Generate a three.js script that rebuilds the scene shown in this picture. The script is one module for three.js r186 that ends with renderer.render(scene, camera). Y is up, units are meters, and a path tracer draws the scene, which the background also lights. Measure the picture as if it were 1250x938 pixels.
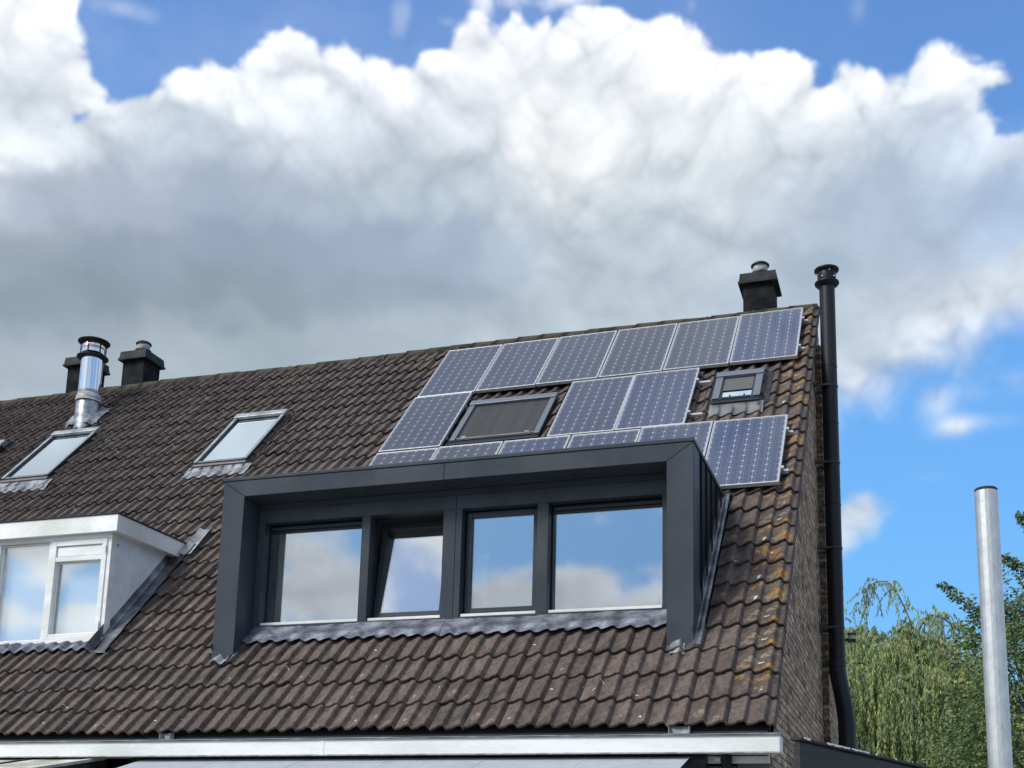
import * as THREE from 'three';
import { mergeGeometries, toCreasedNormals } from 'three/addons/utils/BufferGeometryUtils.js';
import { RoundedBoxGeometry } from 'three/addons/geometries/RoundedBoxGeometry.js';

// ------------------------------------------------------------------ camera
const scene = new THREE.Scene();
const D2R = Math.PI / 180;
const FULL_W = 1286.754, FULL_H = 1537.608;                      // the lens is shifted upwards: verticals stay nearly upright
const camera = new THREE.PerspectiveCamera(2 * Math.atan(768.804 / 1461.84) / D2R, FULL_W / FULL_H, 0.1, 600);
camera.position.set(1.026, 1.653, 8.894);
camera.rotation.set(11.2249 * D2R, 18.3923 * D2R, 1.394 * D2R, 'YXZ');
camera.setViewOffset(FULL_W, FULL_H, 0, 0, 1250, 938);

const renderer = new THREE.WebGLRenderer({ antialias: true });
renderer.toneMapping = THREE.LinearToneMapping;
renderer.toneMappingExposure = 1.0;
renderer.shadowMap.enabled = true;
renderer.shadowMap.type = THREE.PCFSoftShadowMap;

// ------------------------------------------------------------------ random numbers and noise
function rng(seed) {
  let a = seed >>> 0;
  return () => { a = (a + 0x6D2B79F5) >>> 0; let t = Math.imul(a ^ (a >>> 15), 1 | a); t = (t + Math.imul(t ^ (t >>> 7), 61 | t)) ^ t; return ((t ^ (t >>> 14)) >>> 0) / 4294967296; };
}
const GRAD = new Float32Array(3 * 1024); { const r = rng(77); for (let i = 0; i < 1024; i++) { const z = r() * 2 - 1, t = r() * 6.2832, q = Math.sqrt(1 - z * z); GRAD[i * 3] = q * Math.cos(t) * 1.7; GRAD[i * 3 + 1] = q * Math.sin(t) * 1.7; GRAD[i * 3 + 2] = z * 1.7; } }
function dot3(i, j, k, x, y, z) { let h = Math.imul(i, 374761393) + Math.imul(j, 668265263) + Math.imul(k, 2147483647 - 559); h = Math.imul(h ^ (h >>> 13), 1274126177); const g = ((h ^ (h >>> 16)) & 1023) * 3; return GRAD[g] * x + GRAD[g + 1] * y + GRAD[g + 2] * z; }
function noise3(x, y, z) {                                        // gradient noise, about -1 to 1
  const i = Math.floor(x), j = Math.floor(y), k = Math.floor(z), a = x - i, b = y - j, c = z - k;
  const u = a * a * a * (a * (a * 6 - 15) + 10), v = b * b * b * (b * (b * 6 - 15) + 10), w = c * c * c * (c * (c * 6 - 15) + 10);
  const p = dot3(i, j, k, a, b, c), q = dot3(i, j + 1, k, a, b - 1, c), r = dot3(i, j, k + 1, a, b, c - 1), s = dot3(i, j + 1, k + 1, a, b - 1, c - 1);
  const p1 = p + (dot3(i + 1, j, k, a - 1, b, c) - p) * u, q1 = q + (dot3(i + 1, j + 1, k, a - 1, b - 1, c) - q) * u;
  const r1 = r + (dot3(i + 1, j, k + 1, a - 1, b, c - 1) - r) * u, s1 = s + (dot3(i + 1, j + 1, k + 1, a - 1, b - 1, c - 1) - s) * u;
  const m = p1 + (q1 - p1) * v, n = r1 + (s1 - r1) * v;
  return m + (n - m) * w;
}
function fbm(x, y, z, oct, gain = 0.5) { let s = 0, a = 1, t = 0; for (let o = 0; o < oct; o++) { s += a * noise3(x, y, z); t += a; a *= gain; const X = x * 1.62 + y * 1.22 + 5.2, Y = y * 1.62 - x * 1.22 - 3.7; x = X; y = Y * 0.8 + z * 1.22; z = z * 1.62 - Y * 0.6 + 1.9; } return s / t; }
function puffs(x, y, z, oct) { let s = 0, a = 1, t = 0; for (let o = 0; o < oct; o++) { s += a * Math.abs(noise3(x, y, z)); t += a; a *= 0.44; const X = x * 1.66 + z * 1.24 + 3.1, Z = z * 1.66 - x * 1.24 - 2.3; x = X; z = Z * 0.8 + y * 1.24; y = y * 1.66 - Z * 0.6 + 7.7; } return s / t * 1.45; }
const clamp = (v, a = 0, b = 1) => v < a ? a : v > b ? b : v;
const sstep = (a, b, v) => { const t = clamp((v - a) / (b - a)); return t * t * (3 - 2 * t); };
const mix = (a, b, t) => a + (b - a) * t;
const lin = (c) => { c /= 255; return c <= 0.04045 ? c / 12.92 : ((c + 0.055) / 1.055) ** 2.4; };

// ------------------------------------------------------------------ sky: blue air and cumulus clouds, by compass direction (0 = -z, + = towards +x) and height in degrees
const TONES = [[-45.5,34.7,250,250,252], [-43.2,34.3,244,246,250], [-40.8,33.1,250,250,252], [-42.0,35.2,246,248,252], [-42.9,31.6,222,228,234], [-45.1,31.7,215,222,230], [-44.8,29.7,240,242,246], [-43.5,30.6,232,236,242], [-40.2,32.6,236,240,244], [-37.8,34.0,246,248,252], [-35.0,34.7,252,252,254], [-31.9,36.1,252,252,254], [-32.5,34.6,246,248,252], [-28.7,36.2,250,250,254], [-27.9,34.9,228,233,240], [-25.4,35.8,250,250,254], [-22.8,37.3,252,252,254], [-21.1,37.7,250,250,254], [-17.1,38.1,250,250,252], [-19.3,36.8,246,247,250], [-14.0,37.7,248,249,252], [-11.4,36.7,250,250,252], [-9.2,36.3,248,248,252], [-6.2,35.4,246,247,251], [-3.3,34.8,246,247,250], [-1.3,35.1,252,252,254], [1.0,34.0,240,243,248], [3.8,34.3,252,252,254], [3.3,33.3,232,238,246], [-38.7,31.8,190,200,214], [-36.4,32.5,196,207,220], [-33.6,32.9,206,215,226], [-30.4,33.7,214,222,230], [-27.0,33.7,216,223,232], [-23.6,34.6,226,231,237], [-21.0,35.1,234,237,241], [-18.3,34.2,248,248,248], [-16.6,35.5,242,244,246], [-15.7,33.2,252,251,248], [-17.0,32.2,244,244,244], [-12.2,34.1,236,239,242], [-10.1,34.0,238,241,243], [-14.0,35.2,244,245,247], [-7.1,33.2,228,233,237], [-3.8,32.9,222,229,235], [-0.6,32.6,212,221,232], [2.1,31.9,200,213,230], [-3.4,33.9,230,235,240], [-42.4,28.1,178,189,205], [-39.2,29.4,172,184,202], [-35.3,29.7,168,181,200], [-31.8,30.8,178,190,208], [-28.5,31.2,184,197,211], [-25.1,31.8,188,203,213], [-25.2,32.5,206,216,224], [-21.7,32.0,200,211,219], [-19.1,31.4,210,219,226], [-16.5,30.8,214,221,226], [-13.1,31.8,220,226,230], [-10.1,31.4,218,225,229], [-6.8,30.8,206,215,223], [-3.9,30.2,192,204,219], [-0.7,29.9,182,197,216], [1.9,28.9,186,202,222], [-42.5,25.7,158,171,186], [-38.9,26.3,154,168,184], [-34.7,27.3,154,168,188], [-30.8,28.2,158,172,192], [-27.1,28.9,162,176,198], [-23.3,29.5,166,181,202], [-19.9,29.3,178,192,209], [-16.5,28.7,192,204,214], [-13.1,29.4,202,213,220], [-10.1,28.9,200,211,219], [-6.8,28.4,186,199,212], [-3.6,27.8,176,191,209], [-0.4,27.5,182,197,215], [-42.6,23.2,150,165,177], [-39.1,24.6,142,158,171], [-35.3,25.1,144,160,172], [-31.8,25.6,148,164,178], [-28.2,26.3,152,168,183], [-24.9,26.9,156,172,190], [-21.5,27.1,164,179,196], [-18.1,26.5,184,197,207], [-14.3,26.9,190,203,213], [-10.5,27.2,192,204,215], [-8.1,27.4,186,199,212], [-42.4,21.2,178,191,201], [-36.7,23.5,184,195,203], [-35.1,23.4,172,186,195], [-31.6,23.8,170,184,193], [-28.0,24.5,176,189,198], [-24.8,25.1,182,195,204], [-20.6,25.3,196,207,214], [-16.4,26.0,198,208,216], [-12.2,25.9,200,211,219], [-1.7,25.5,202,213,224], [0.6,25.3,214,222,232], [2.9,26.0,228,232,238], [4.8,26.1,222,228,236], [-0.2,23.2,208,218,230], [-1.8,22.6,214,222,232], [3.2,24.3,206,217,232], [2.2,27.5,184,200,220], [4.6,28.9,180,200,226], [-43.3,17.1,190,200,210], [-32.3,17.0,195,205,214], [-16.2,17.9,200,210,218], [-4.2,19.1,205,214,224]];
const MAIN = [-50.1,28.1, -44.8,29.7, -43.8,30.5, -42.2,31.8, -40.6,32.6, -39.7,33.1, -38.2,33.9, -37.2,34.5, -35.7,35.0, -34.7,35.1, -33.9,35.6, -32.7,36.3, -31.7,36.6, -30.8,36.4, -29.9,36.2, -28.7,36.6, -27.6,36.6, -26.7,36.4, -25.4,36.4, -24.6,36.8, -23.5,37.2, -22.9,37.9, -22.0,38.2, -21.1,38.0, -20.0,38.5, -18.9,38.0, -18.2,38.4, -16.7,38.6, -14.9,38.7, -13.6,38.5, -12.3,38.3, -10.9,37.6, -10.1,37.7, -9.2,37.2, -7.9,36.8, -6.9,36.3, -5.8,36.3, -5.2,36.1, -4.4,35.7, -3.7,35.4, -2.9,35.9, -2.1,36.1, -1.3,35.8, -0.5,35.4, 0.7,34.9, 1.3,35.2, 2.3,35.3, 3.4,35.0, 4.6,34.6, 5.7,34.0, 5.4,33.6, 4.4,33.5, 4.2,33.1, 4.5,32.5, 4.0,31.8, 5.1,31.8, 6.6,31.6, 11.1,30.8, 11.3,26.3, 7.9,25.6, 5.9,24.4, 4.6,24.1, 3.5,23.4, 2.7,22.4, 1.6,23.0, 0.5,22.6, -0.7,21.8, -1.8,21.6, -2.6,22.0, -3.8,20.6, -5.0,16.9, -8.3,10.1, -42.4,8.6, -47.5,8.1];
const CORNER = [-51.4,36.2, -42.2,38.8, -42.2,35.8, -41.8,35.1, -41.1,34.5, -40.8,33.6, -40.0,33.1, -40.1,32.3, -41.0,31.6, -41.7,30.9, -42.7,30.1, -43.7,29.3, -44.6,28.4, -49.7,26.0];
const PUFF = [-4.9,15.8, -3.9,16.9, -2.7,17.5, -1.9,17.5, -1.0,17.2, -0.9,16.7, -1.3,16.1, -2.0,15.6, -3.2,15.2, -4.7,14.2];
const CROWN = [-22.3,40.1, -21.6,38.7, -20.7,38.5, -19.4,38.7, -18.2,38.5, -16.7,38.7, -14.9,38.8, -14.0,40.2];
const WISPS = [[-26.2,37.7,0.45,0.89,0.38], [-40.0,36.2,1.23,0.37,0.34], [1.9,20.1,0.66,0.41,0.85], [1.2,21.3,0.57,0.74,0.60], [3.8,21.7,1.64,0.52,0.40], [-23.6,38.0,0.49,0.18,0.16], [-10.3,38.6,0.29,0.37,0.14], [-1.8,37.8,0.37,0.37,0.16], [4.5,30.8,1.64,0.96,0.45], [3.0,20.0,1.23,0.30,0.25], [0.3,17.9,0.82,0.22,0.12]];
const SUN_AZ = 36 * D2R, SUN_EL = 44 * D2R, SUN_DIR = [-Math.sin(SUN_AZ) * Math.cos(SUN_EL), Math.sin(SUN_EL), Math.cos(SUN_AZ) * Math.cos(SUN_EL)];
function skyTexture() {
  const W = 4096, H = 2048, data = new Float32Array(W * H * 4);
  const K = 0.86;                                                  // degrees of direction shrink at this height
  const tones = TONES.map(([a, e, r, g, b]) => [a * K, e, lin(r), lin(g), lin(b)]);
  const flat = (p) => { const q = []; for (let i = 0; i < p.length; i += 2) q.push([p[i] * K, p[i + 1]]); return q; };
  const polys = [flat(MAIN), flat(CORNER), flat(PUFF), flat(CROWN)];
  const soft = [0.16, 0.16, 0.42, 0.45];
  function sd(p, x, y) {                                           // signed distance, positive inside
    let d = 1e9, inside = false;
    for (let i = 0, j = p.length - 1; i < p.length; j = i++) {
      const [xi, yi] = p[i], [xj, yj] = p[j], ex = xj - xi, ey = yj - yi, wx = x - xi, wy = y - yi;
      const t = clamp((wx * ex + wy * ey) / (ex * ex + ey * ey)), bx = wx - ex * t, by = wy - ey * t;
      d = Math.min(d, bx * bx + by * by);
      if ((yi > y) !== (yj > y) && x < (xj - xi) * (y - yi) / (yj - yi) + xi) inside = !inside;
    }
    return inside ? Math.sqrt(d) : -Math.sqrt(d);
  }
  for (let row = H / 2; row < H; row++) {
    const el = (row + 0.5) / H * 180 - 90, ce = Math.cos(el * D2R), se = Math.sin(el * D2R);
    for (let col = 0; col < W; col++) {
      const th = ((col + 0.5) / W - 0.5) * 2 * Math.PI, X = ce * Math.cos(th), Z = ce * Math.sin(th), Y = se;
      const az = Math.atan2(X, -Z) / D2R;
      // clear air
      const hz = Math.exp(-el / 9), up = sstep(12, 42, el);
      let r = mix(mix(0.148, 0.12, up), 0.34, hz), g = mix(mix(0.44, 0.27, up), 0.78, hz), b = mix(mix(0.97, 0.64, up), 1.08, hz);
      // how far this direction lies from the part of the sky that the clouds below describe
      const ox = Math.max(0, Math.abs(az + 19.5) - 28), oy = Math.max(0, el - 39.5), near = 1 - sstep(0, 9, Math.hypot(ox * K, oy));
      let dens = 0, cr = 0, cg = 0, cb = 0;
      const n1 = fbm(X * 9 + 3, Y * 9, Z * 9, 4), n2 = fbm(X * 9 + 31, Y * 9 + 11, Z * 9 - 7, 4);
      const bl = 0.42;
      if (near > 0) {
        // cauliflower relief: rounded puffs with creases between them; the sides that point up to the sun are brighter
        const relief = (e) => { const c2 = Math.cos(e * D2R), A = c2 * Math.cos(th), B = Math.sin(e * D2R), C = c2 * Math.sin(th), w1 = 0.010 * noise3(A * 20 + 5, B * 20, C * 20), w2 = 0.010 * noise3(A * 20, B * 20 + 8, C * 20); return puffs((A + w1) * 16, (B + w2) * 16, (C + w1 - w2) * 16, 5); };
        const h0 = relief(el), lit = (h0 - relief(el + 0.35)) * 0.8 + (h0 - relief(el + 1.1)) * 0.7;
        const x = az * K + n1 * 0.55, y = el + n2 * 0.45;
        let d = 0, deep = -9;
        for (let i = 0; i < 4; i++) {
          const low = i ? 0 : sstep(28, 24, el) * sstep(-12, -5, az), q0 = sd(polys[i], x + low * n2 * 1.3, y + low * n1 * 1.3), q = q0 + 1.3 * (h0 - 0.40);
          if (i < 2) deep = Math.max(deep, q0);
          d = Math.max(d, sstep(-soft[i] - 1.1 * low, soft[i] * (2.0 + n1) + 1.3 * low, q) * (i > 1 ? 0.93 : 1));
        }
        let wsp = 0;
        for (const [a, e, rx, ry, s] of WISPS) { const q = Math.hypot((x - a * K) / rx, (y - e) / ry); if (q < 2.2) wsp += s * Math.exp(-q * q * 0.9) * clamp(0.15 + 1.7 * h0 + 1.2 * n2); }
        d = Math.max(d, clamp(wsp), 0.09 * sstep(-4.0, 0.2, deep) * (0.7 + n1) * sstep(2, -14, az));
        let t = 1e-6, ar = 0, ag = 0, ab = 0;
        const xx = az * K + n1 * 2.2, yy = el + n2 * 2.0 + 1.3 * (h0 - 0.30);
        for (const q of tones) { const dx = xx - q[0], dy = (yy - q[1]) * 1.25, w = 1 / (1.6 + (dx * dx + dy * dy) ** 1.95); t += w; ar += w * q[2]; ag += w * q[3]; ab += w * q[4]; }
        { const g0 = ag / t, f = (g0 / 0.60) ** 0.13 / t; ar *= f; ag *= f; ab *= f; }
        const lum = ag, bright = sstep(0.36, 0.80, lum), puff = fbm(X * 13 + 7, Y * 13, Z * 13 + 2, 5, 0.55);
        const edge = 1 - sstep(0.3, 3.4, deep), k = (1 + lit * mix(0.05, 0.34, bright) * mix(0.6, 1.2, edge) + 0.25 * (h0 - 0.34) * bright + 0.17 * puff * mix(0.5, 1, bright)) * mix(1, mix(0.90, 1.0, edge), bright);
        dens = d * near; cr = ar * k * 0.975; cg = ag * mix(k, 1, 0.06); cb = ab * mix(k, 1, 0.16) * 1.02;
        if (i_low(el)) { const f = sstep(17, 10, el); cr = mix(cr, 0.72, f); cg = mix(cg, 0.78, f); cb = mix(cb, 0.84, f); }
      }
      if (near < 1) {
        const sc = 3.1 / (0.35 + Y), hp = puffs(X * 14, Y * 14, Z * 14, 5), cover = fbm(X * sc + 1.7, Y * 2.2 + 0.4, Z * sc + 4.1, 6, 0.52) + 0.34 * (hp - 0.36);
        const d2 = sstep(-0.16, 0.10, cover), thick = sstep(-0.1, 0.42, cover);
        const v = mix(0.95, 0.50, thick) * (1 + 0.65 * (hp - 0.34)), o = 1 - near;
        const D = dens + (1 - dens) * d2 * o;
        const q = D > 0 ? dens / D : 0;
        cr = mix(v * 0.90, cr, q); cg = mix(v * 0.96, cg, q); cb = mix(v * 1.06, cb, q); dens = D;
      }
      const away = Math.acos(clamp(X * SUN_DIR[0] + Y * SUN_DIR[1] + Z * SUN_DIR[2], -1, 1)) / D2R, glow = 1.5 * Math.exp(-away / 15);   // air and thin cloud shining round the veiled sun
      const at = (row * W + col) * 4;
      data[at] = mix(r, cr, dens) + glow; data[at + 1] = mix(g, cg, dens) + glow * 0.97; data[at + 2] = mix(b, cb, dens) + glow * 0.9; data[at + 3] = 1;
    }
  }
  for (let i = 0; i < W * H / 2; i++) { data[i * 4] = 0.16; data[i * 4 + 1] = 0.17; data[i * 4 + 2] = 0.14; data[i * 4 + 3] = 1; }
  const t = new THREE.DataTexture(data, W, H, THREE.RGBAFormat, THREE.FloatType);
  t.mapping = THREE.EquirectangularReflectionMapping; t.magFilter = THREE.LinearFilter; t.minFilter = THREE.LinearFilter; t.needsUpdate = true;
  return t;
}
const i_low = (el) => el < 17;
const sky = skyTexture();
scene.background = sky;
scene.environment = sky;

// ------------------------------------------------------------------ sun: behind the viewer, to the left, veiled by thin cloud
const sun = new THREE.DirectionalLight(new THREE.Color().setRGB(1.0, 0.955, 0.89), 3.2);
sun.position.set(-3 - 40 * Math.sin(SUN_AZ) * Math.cos(SUN_EL), 4 + 40 * Math.sin(SUN_EL), -2 + 40 * Math.cos(SUN_AZ) * Math.cos(SUN_EL));
sun.target.position.set(-3, 4, -2);
sun.castShadow = true;
sun.shadow.radius = 36;
sun.shadow.mapSize.set(2048, 2048);
Object.assign(sun.shadow.camera, { left: -16, right: 16, top: 16, bottom: -16, near: 1, far: 120 });
scene.add(sun, sun.target);

// ------------------------------------------------------------------ helpers
const V3 = THREE.Vector3;
const used = {};
const numbered = (n) => { const k = used[n] = (used[n] ?? -1) + 1; return k ? n + '_' + String(k).padStart(3, '0') : n; };
function thing(name, label, category, group, pos = [0, 0, 0], parent = scene) {
  const o = new THREE.Group(); o.name = numbered(name); o.position.set(...pos); o.userData = { label, category }; if (group) o.userData.group = group; parent.add(o); return o;
}
const merge = (g) => Array.isArray(g) ? (g.length > 1 ? mergeGeometries(g.map((q) => { const w = q.index ? q.toNonIndexed() : q; for (const k of Object.keys(w.attributes)) if (!['position', 'normal', 'uv', 'color'].includes(k)) w.deleteAttribute(k); return w; })) : g[0]) : g;
function part(name, geos, m, parent, label) { const o = new THREE.Mesh(merge(geos), m); o.name = name; o.castShadow = o.receiveShadow = true; if (label) o.userData.label = label; parent.add(o); return o; }
function sub(name, parent) { const g = new THREE.Group(); g.name = name; parent.add(g); return g; }
function muv(g) {                                                 // texture coordinates in metres, by the side each face points to
  const p = g.attributes.position, n = g.attributes.normal, uv = new Float32Array(p.count * 2);
  for (let i = 0; i < p.count; i++) {
    const ax = Math.abs(n.getX(i)), ay = Math.abs(n.getY(i)), az = Math.abs(n.getZ(i));
    const [a, b] = ax > ay && ax > az ? [p.getZ(i), p.getY(i)] : ay > az ? [p.getX(i), p.getZ(i)] : [p.getX(i), p.getY(i)];
    uv[i * 2] = a; uv[i * 2 + 1] = b;
  }
  g.setAttribute('uv', new THREE.BufferAttribute(uv, 2)); return g;
}
function bx(x0, x1, y0, y1, z0, z1, r = 0) {
  const w = Math.abs(x1 - x0), h = Math.abs(y1 - y0), d = Math.abs(z1 - z0);
  const g = r ? new RoundedBoxGeometry(w, h, d, 1, Math.min(r, w / 2.01, h / 2.01, d / 2.01)).toNonIndexed() : new THREE.BoxGeometry(w, h, d).toNonIndexed();
  g.clearGroups?.();
  return muv(g.translate((x0 + x1) / 2, (y0 + y1) / 2, (z0 + z1) / 2));
}
function cyl(r0, r1, y0, y1, x, z, seg = 32, open = false) { return new THREE.CylinderGeometry(r1, r0, y1 - y0, seg, 1, open).toNonIndexed().translate(x, (y0 + y1) / 2, z); }
function lathe(pts, x, z, seg = 40) { return toCreasedNormals(new THREE.LatheGeometry(pts.map(([r, y]) => new THREE.Vector2(r, y)), seg).toNonIndexed(), 0.6).translate(x, 0, z); }
function poly(pts, quads) {                                        // flat faces from corner points; triangles or quads by index
  const pos = [];
  for (const q of quads) { const t = q.length === 4 ? [q[0], q[1], q[2], q[0], q[2], q[3]] : q; for (const i of t) pos.push(...pts[i]); }
  const g = new THREE.BufferGeometry(); g.setAttribute('position', new THREE.Float32BufferAttribute(pos, 3)); g.computeVertexNormals(); return muv(g);
}
function prism(outline, x0, x1) {                                  // outline of [z, y] corners, pushed from x0 to x1
  const s = new THREE.Shape(outline.map(([z, y]) => new THREE.Vector2(-z, y)));
  const g = new THREE.ExtrudeGeometry(s, { depth: x1 - x0, bevelEnabled: false }); g.rotateY(Math.PI / 2); g.translate(x0, 0, 0);
  return muv(g.toNonIndexed());
}

// tileable noise for textures
function tnoise(seed) { const N = 64, t = new Float32Array(N * N), r = rng(seed); for (let i = 0; i < N * N; i++) t[i] = r(); return (x, y, per) => { const i = Math.floor(x), j = Math.floor(y), u = x - i, v = y - j, a = u * u * (3 - 2 * u), b = v * v * (3 - 2 * v), m = (k) => ((k % per) + per) % per; const g = (p, q) => t[(m(q) * 7 % N) * N + (m(p) * 5 + m(q) * 3) % N]; return mix(mix(g(i, j), g(i + 1, j), a), mix(g(i, j + 1), g(i + 1, j + 1), a), b); }; }
function tfbm(n, u, v, base, oct, gain = 0.55) { let s = 0, a = 1, t = 0, f = base; for (let o = 0; o < oct; o++) { s += a * n(u * f, v * f, f); t += a; a *= gain; f *= 2; } return s / t; }
function tex(size, fn, srgb = true, h = size) {
  const d = new Uint8Array(size * h * 4);
  for (let y = 0; y < h; y++) for (let x = 0; x < size; x++) { const c = fn((x + 0.5) / size, (y + 0.5) / h, x, y), k = (y * size + x) * 4; for (let q = 0; q < 3; q++) d[k + q] = clamp(Math.round(c[q] ?? c[0]), 0, 255); d[k + 3] = 255; }
  const t = new THREE.DataTexture(d, size, h, THREE.RGBAFormat); t.wrapS = t.wrapT = THREE.RepeatWrapping; t.magFilter = THREE.LinearFilter; t.minFilter = THREE.LinearMipmapLinearFilter; t.generateMipmaps = true;
  if (srgb) t.colorSpace = THREE.SRGBColorSpace; t.needsUpdate = true; return t;
}
const rep = (t, u, v) => { const c = t.clone(); c.repeat.set(u, v); c.needsUpdate = true; return c; };
const std = (r, g, b, rough, o = {}) => new THREE.MeshStandardMaterial({ color: new THREE.Color().setRGB(r, g, b), roughness: rough, ...o });
const phy = (r, g, b, rough, o = {}) => new THREE.MeshPhysicalMaterial({ color: new THREE.Color().setRGB(r, g, b), roughness: rough, ...o });

// ------------------------------------------------------------------ materials
const nA = tnoise(11), nB = tnoise(23), nC = tnoise(37);
const grain = tex(256, (u, v) => { const q = 128 + 95 * (tfbm(nA, u, v, 16, 4, 0.8) - 0.5) * 2; return [q, q, q]; }, false);
const cloudyMap = (lo, hi, base = 4, seed = nB, tintA = [1, 1, 1], tintB = [1, 1, 1], size = 256) => tex(size, (u, v) => { const f = clamp((tfbm(seed, u, v, base, 5, 0.6) - 0.28) / 0.44), s = mix(lo, hi, f) + 10 * (nC(u * 64, v * 64, 64) - 0.5); return [0, 1, 2].map((k) => s * mix(tintA[k], tintB[k], f)); });
// white paint with faint grime
const paintMap = cloudyMap(226, 252, 4, nB, [0.985, 0.985, 0.96], [1, 1, 1]);
const M = {};
M.white = std(0.86, 0.87, 0.87, 0.5, { map: rep(paintMap, 0.8, 0.8) });
M.whiteTrim = std(0.82, 0.83, 0.83, 0.4, { map: rep(paintMap, 0.5, 2) });
M.cheek = std(0.82, 0.845, 0.875, 0.7, { map: rep(cloudyMap(238, 253, 6, nA, [0.97, 0.97, 1]), 0.9, 0.7), bumpMap: rep(grain, 4, 4), bumpScale: 0.0006 });
M.gutter = std(0.80, 0.81, 0.80, 0.45, { map: rep(cloudyMap(238, 254, 5, nA, [0.98, 0.99, 0.97]), 0.35, 1.8) });
M.zinc = std(0.33, 0.35, 0.37, 0.38, { metalness: 0.75, map: rep(cloudyMap(150, 250, 5, nB), 1.3, 1.3) });
M.lead = std(0.235, 0.265, 0.31, 0.62, { metalness: 0.2, map: rep(cloudyMap(120, 255, 7, nA, [0.95, 0.95, 1.03], [1.02, 1.0, 1.0]), 1.1, 1.9), bumpMap: rep(grain, 2.5, 2.5), bumpScale: 0.0015 });
M.leadPale = std(0.34, 0.365, 0.385, 0.7, { metalness: 0.1, map: rep(cloudyMap(165, 250, 7, nB, [0.95, 0.97, 0.97]), 1.6, 1.6) });
M.anthracite = phy(0.051, 0.061, 0.073, 0.5, { specularIntensity: 0.35, map: rep(cloudyMap(214, 253, 3, nB), 0.45, 0.3), roughnessMap: rep(cloudyMap(170, 255, 4, nA), 0.7, 0.5), bumpMap: rep(cloudyMap(80, 180, 2, nA), 0.5, 0.9), bumpScale: 0.0018 });
M.cladding = phy(0.008, 0.013, 0.019, 0.5, { specularIntensity: 0.3, map: rep(cloudyMap(222, 252, 3, nB), 0.7, 0.7) });
M.darkFrame = phy(0.026, 0.031, 0.038, 0.45, { specularIntensity: 0.4 });
M.black = std(0.012, 0.013, 0.015, 0.5);
M.rubber = std(0.02, 0.02, 0.022, 0.8);
M.glass = new THREE.MeshPhysicalMaterial({ color: new THREE.Color().setRGB(0.92, 0.95, 0.97), metalness: 1, roughness: 0.02, transparent: true, opacity: 0.37, bumpMap: rep(cloudyMap(60, 200, 2, nB), 0.9, 0.7), bumpScale: 0.0010 });   // coated insulating glass: mirrors the sky, lets some of the room through
M.oldGlass = new THREE.MeshPhysicalMaterial({ color: new THREE.Color().setRGB(0.94, 0.97, 0.97), metalness: 1, roughness: 0.03, transparent: true, opacity: 0.34 });
M.skyGlass = new THREE.MeshPhysicalMaterial({ color: new THREE.Color().setRGB(0.82, 0.945, 1.0), metalness: 1, roughness: 0.03, transparent: true, opacity: 0.94 });
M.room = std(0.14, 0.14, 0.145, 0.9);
M.net = std(0.86, 0.87, 0.85, 0.95);
M.curtain = std(0.62, 0.60, 0.54, 0.9);
M.frameGrey = std(0.20, 0.205, 0.205, 0.45, { metalness: 0.3, map: rep(cloudyMap(205, 252, 5, nA), 2, 2) });
M.coverPale = std(0.40, 0.415, 0.43, 0.4, { metalness: 0.45, map: rep(cloudyMap(190, 252, 5, nA), 2, 2) });
M.coverBlue = std(0.15, 0.17, 0.205, 0.4, { metalness: 0.4 });
M.screen = std(0.048, 0.054, 0.060, 0.75, { map: rep(tex(256, (u, v) => { const s = 205 + 40 * (nA(u * 16, 0, 16) - 0.5) + 26 * (nB(u * 64, v * 64, 64) - 0.5); return [s, s, s]; }), 1.2, 1.2) });
M.blind = std(0.105, 0.108, 0.108, 0.85);
M.panelFrame = std(0.55, 0.56, 0.575, 0.38, { metalness: 0.55 });
M.backsheet = phy(0.235, 0.26, 0.31, 0.45, { clearcoat: 1, clearcoatRoughness: 0.06 });
M.busbar = phy(0.15, 0.17, 0.215, 0.35, { metalness: 0.4, clearcoat: 1, clearcoatRoughness: 0.06 });
M.cells = [[0.026, 0.045, 0.108], [0.032, 0.047, 0.096], [0.022, 0.045, 0.126], [0.034, 0.048, 0.086]].map(([r, g, b], i) => phy(r, g, b, 0.4, { clearcoat: 1, clearcoatRoughness: 0.06, specularIntensity: 0.3, map: rep(cloudyMap(196, 252, 9, i % 2 ? nA : nB, [0.97, 0.98, 1.0], [1, 1, 1]), 2.1 + 0.3 * i, 2.3) }));
M.chimney = phy(0.022, 0.023, 0.026, 0.8, { specularIntensity: 0.2, map: rep(cloudyMap(150, 252, 6, nA, [1, 1, 1.02]), 1.4, 1.4), bumpMap: rep(grain, 2, 2), bumpScale: 0.002 });
M.chimneyCap = phy(0.038, 0.042, 0.049, 0.6, { specularIntensity: 0.3, map: rep(cloudyMap(160, 252, 5, nB), 1.7, 1.7) });
M.steel = std(0.72, 0.73, 0.74, 0.16, { metalness: 1, roughnessMap: rep(cloudyMap(150, 255, 6, nA), 2, 1) });
M.steelDull = std(0.48, 0.51, 0.55, 0.38, { metalness: 0.85, map: rep(cloudyMap(170, 252, 6, nB), 2, 2) });
M.castGrey = std(0.55, 0.55, 0.53, 0.6, { map: rep(cloudyMap(160, 250, 6, nA), 2, 2) });
M.copper = std(0.42, 0.30, 0.25, 0.4, { metalness: 0.7 });
M.flueBlack = phy(0.012, 0.014, 0.018, 0.42, { specularIntensity: 0.55, map: rep(cloudyMap(190, 252, 4, nB), 1, 0.6) });
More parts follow.
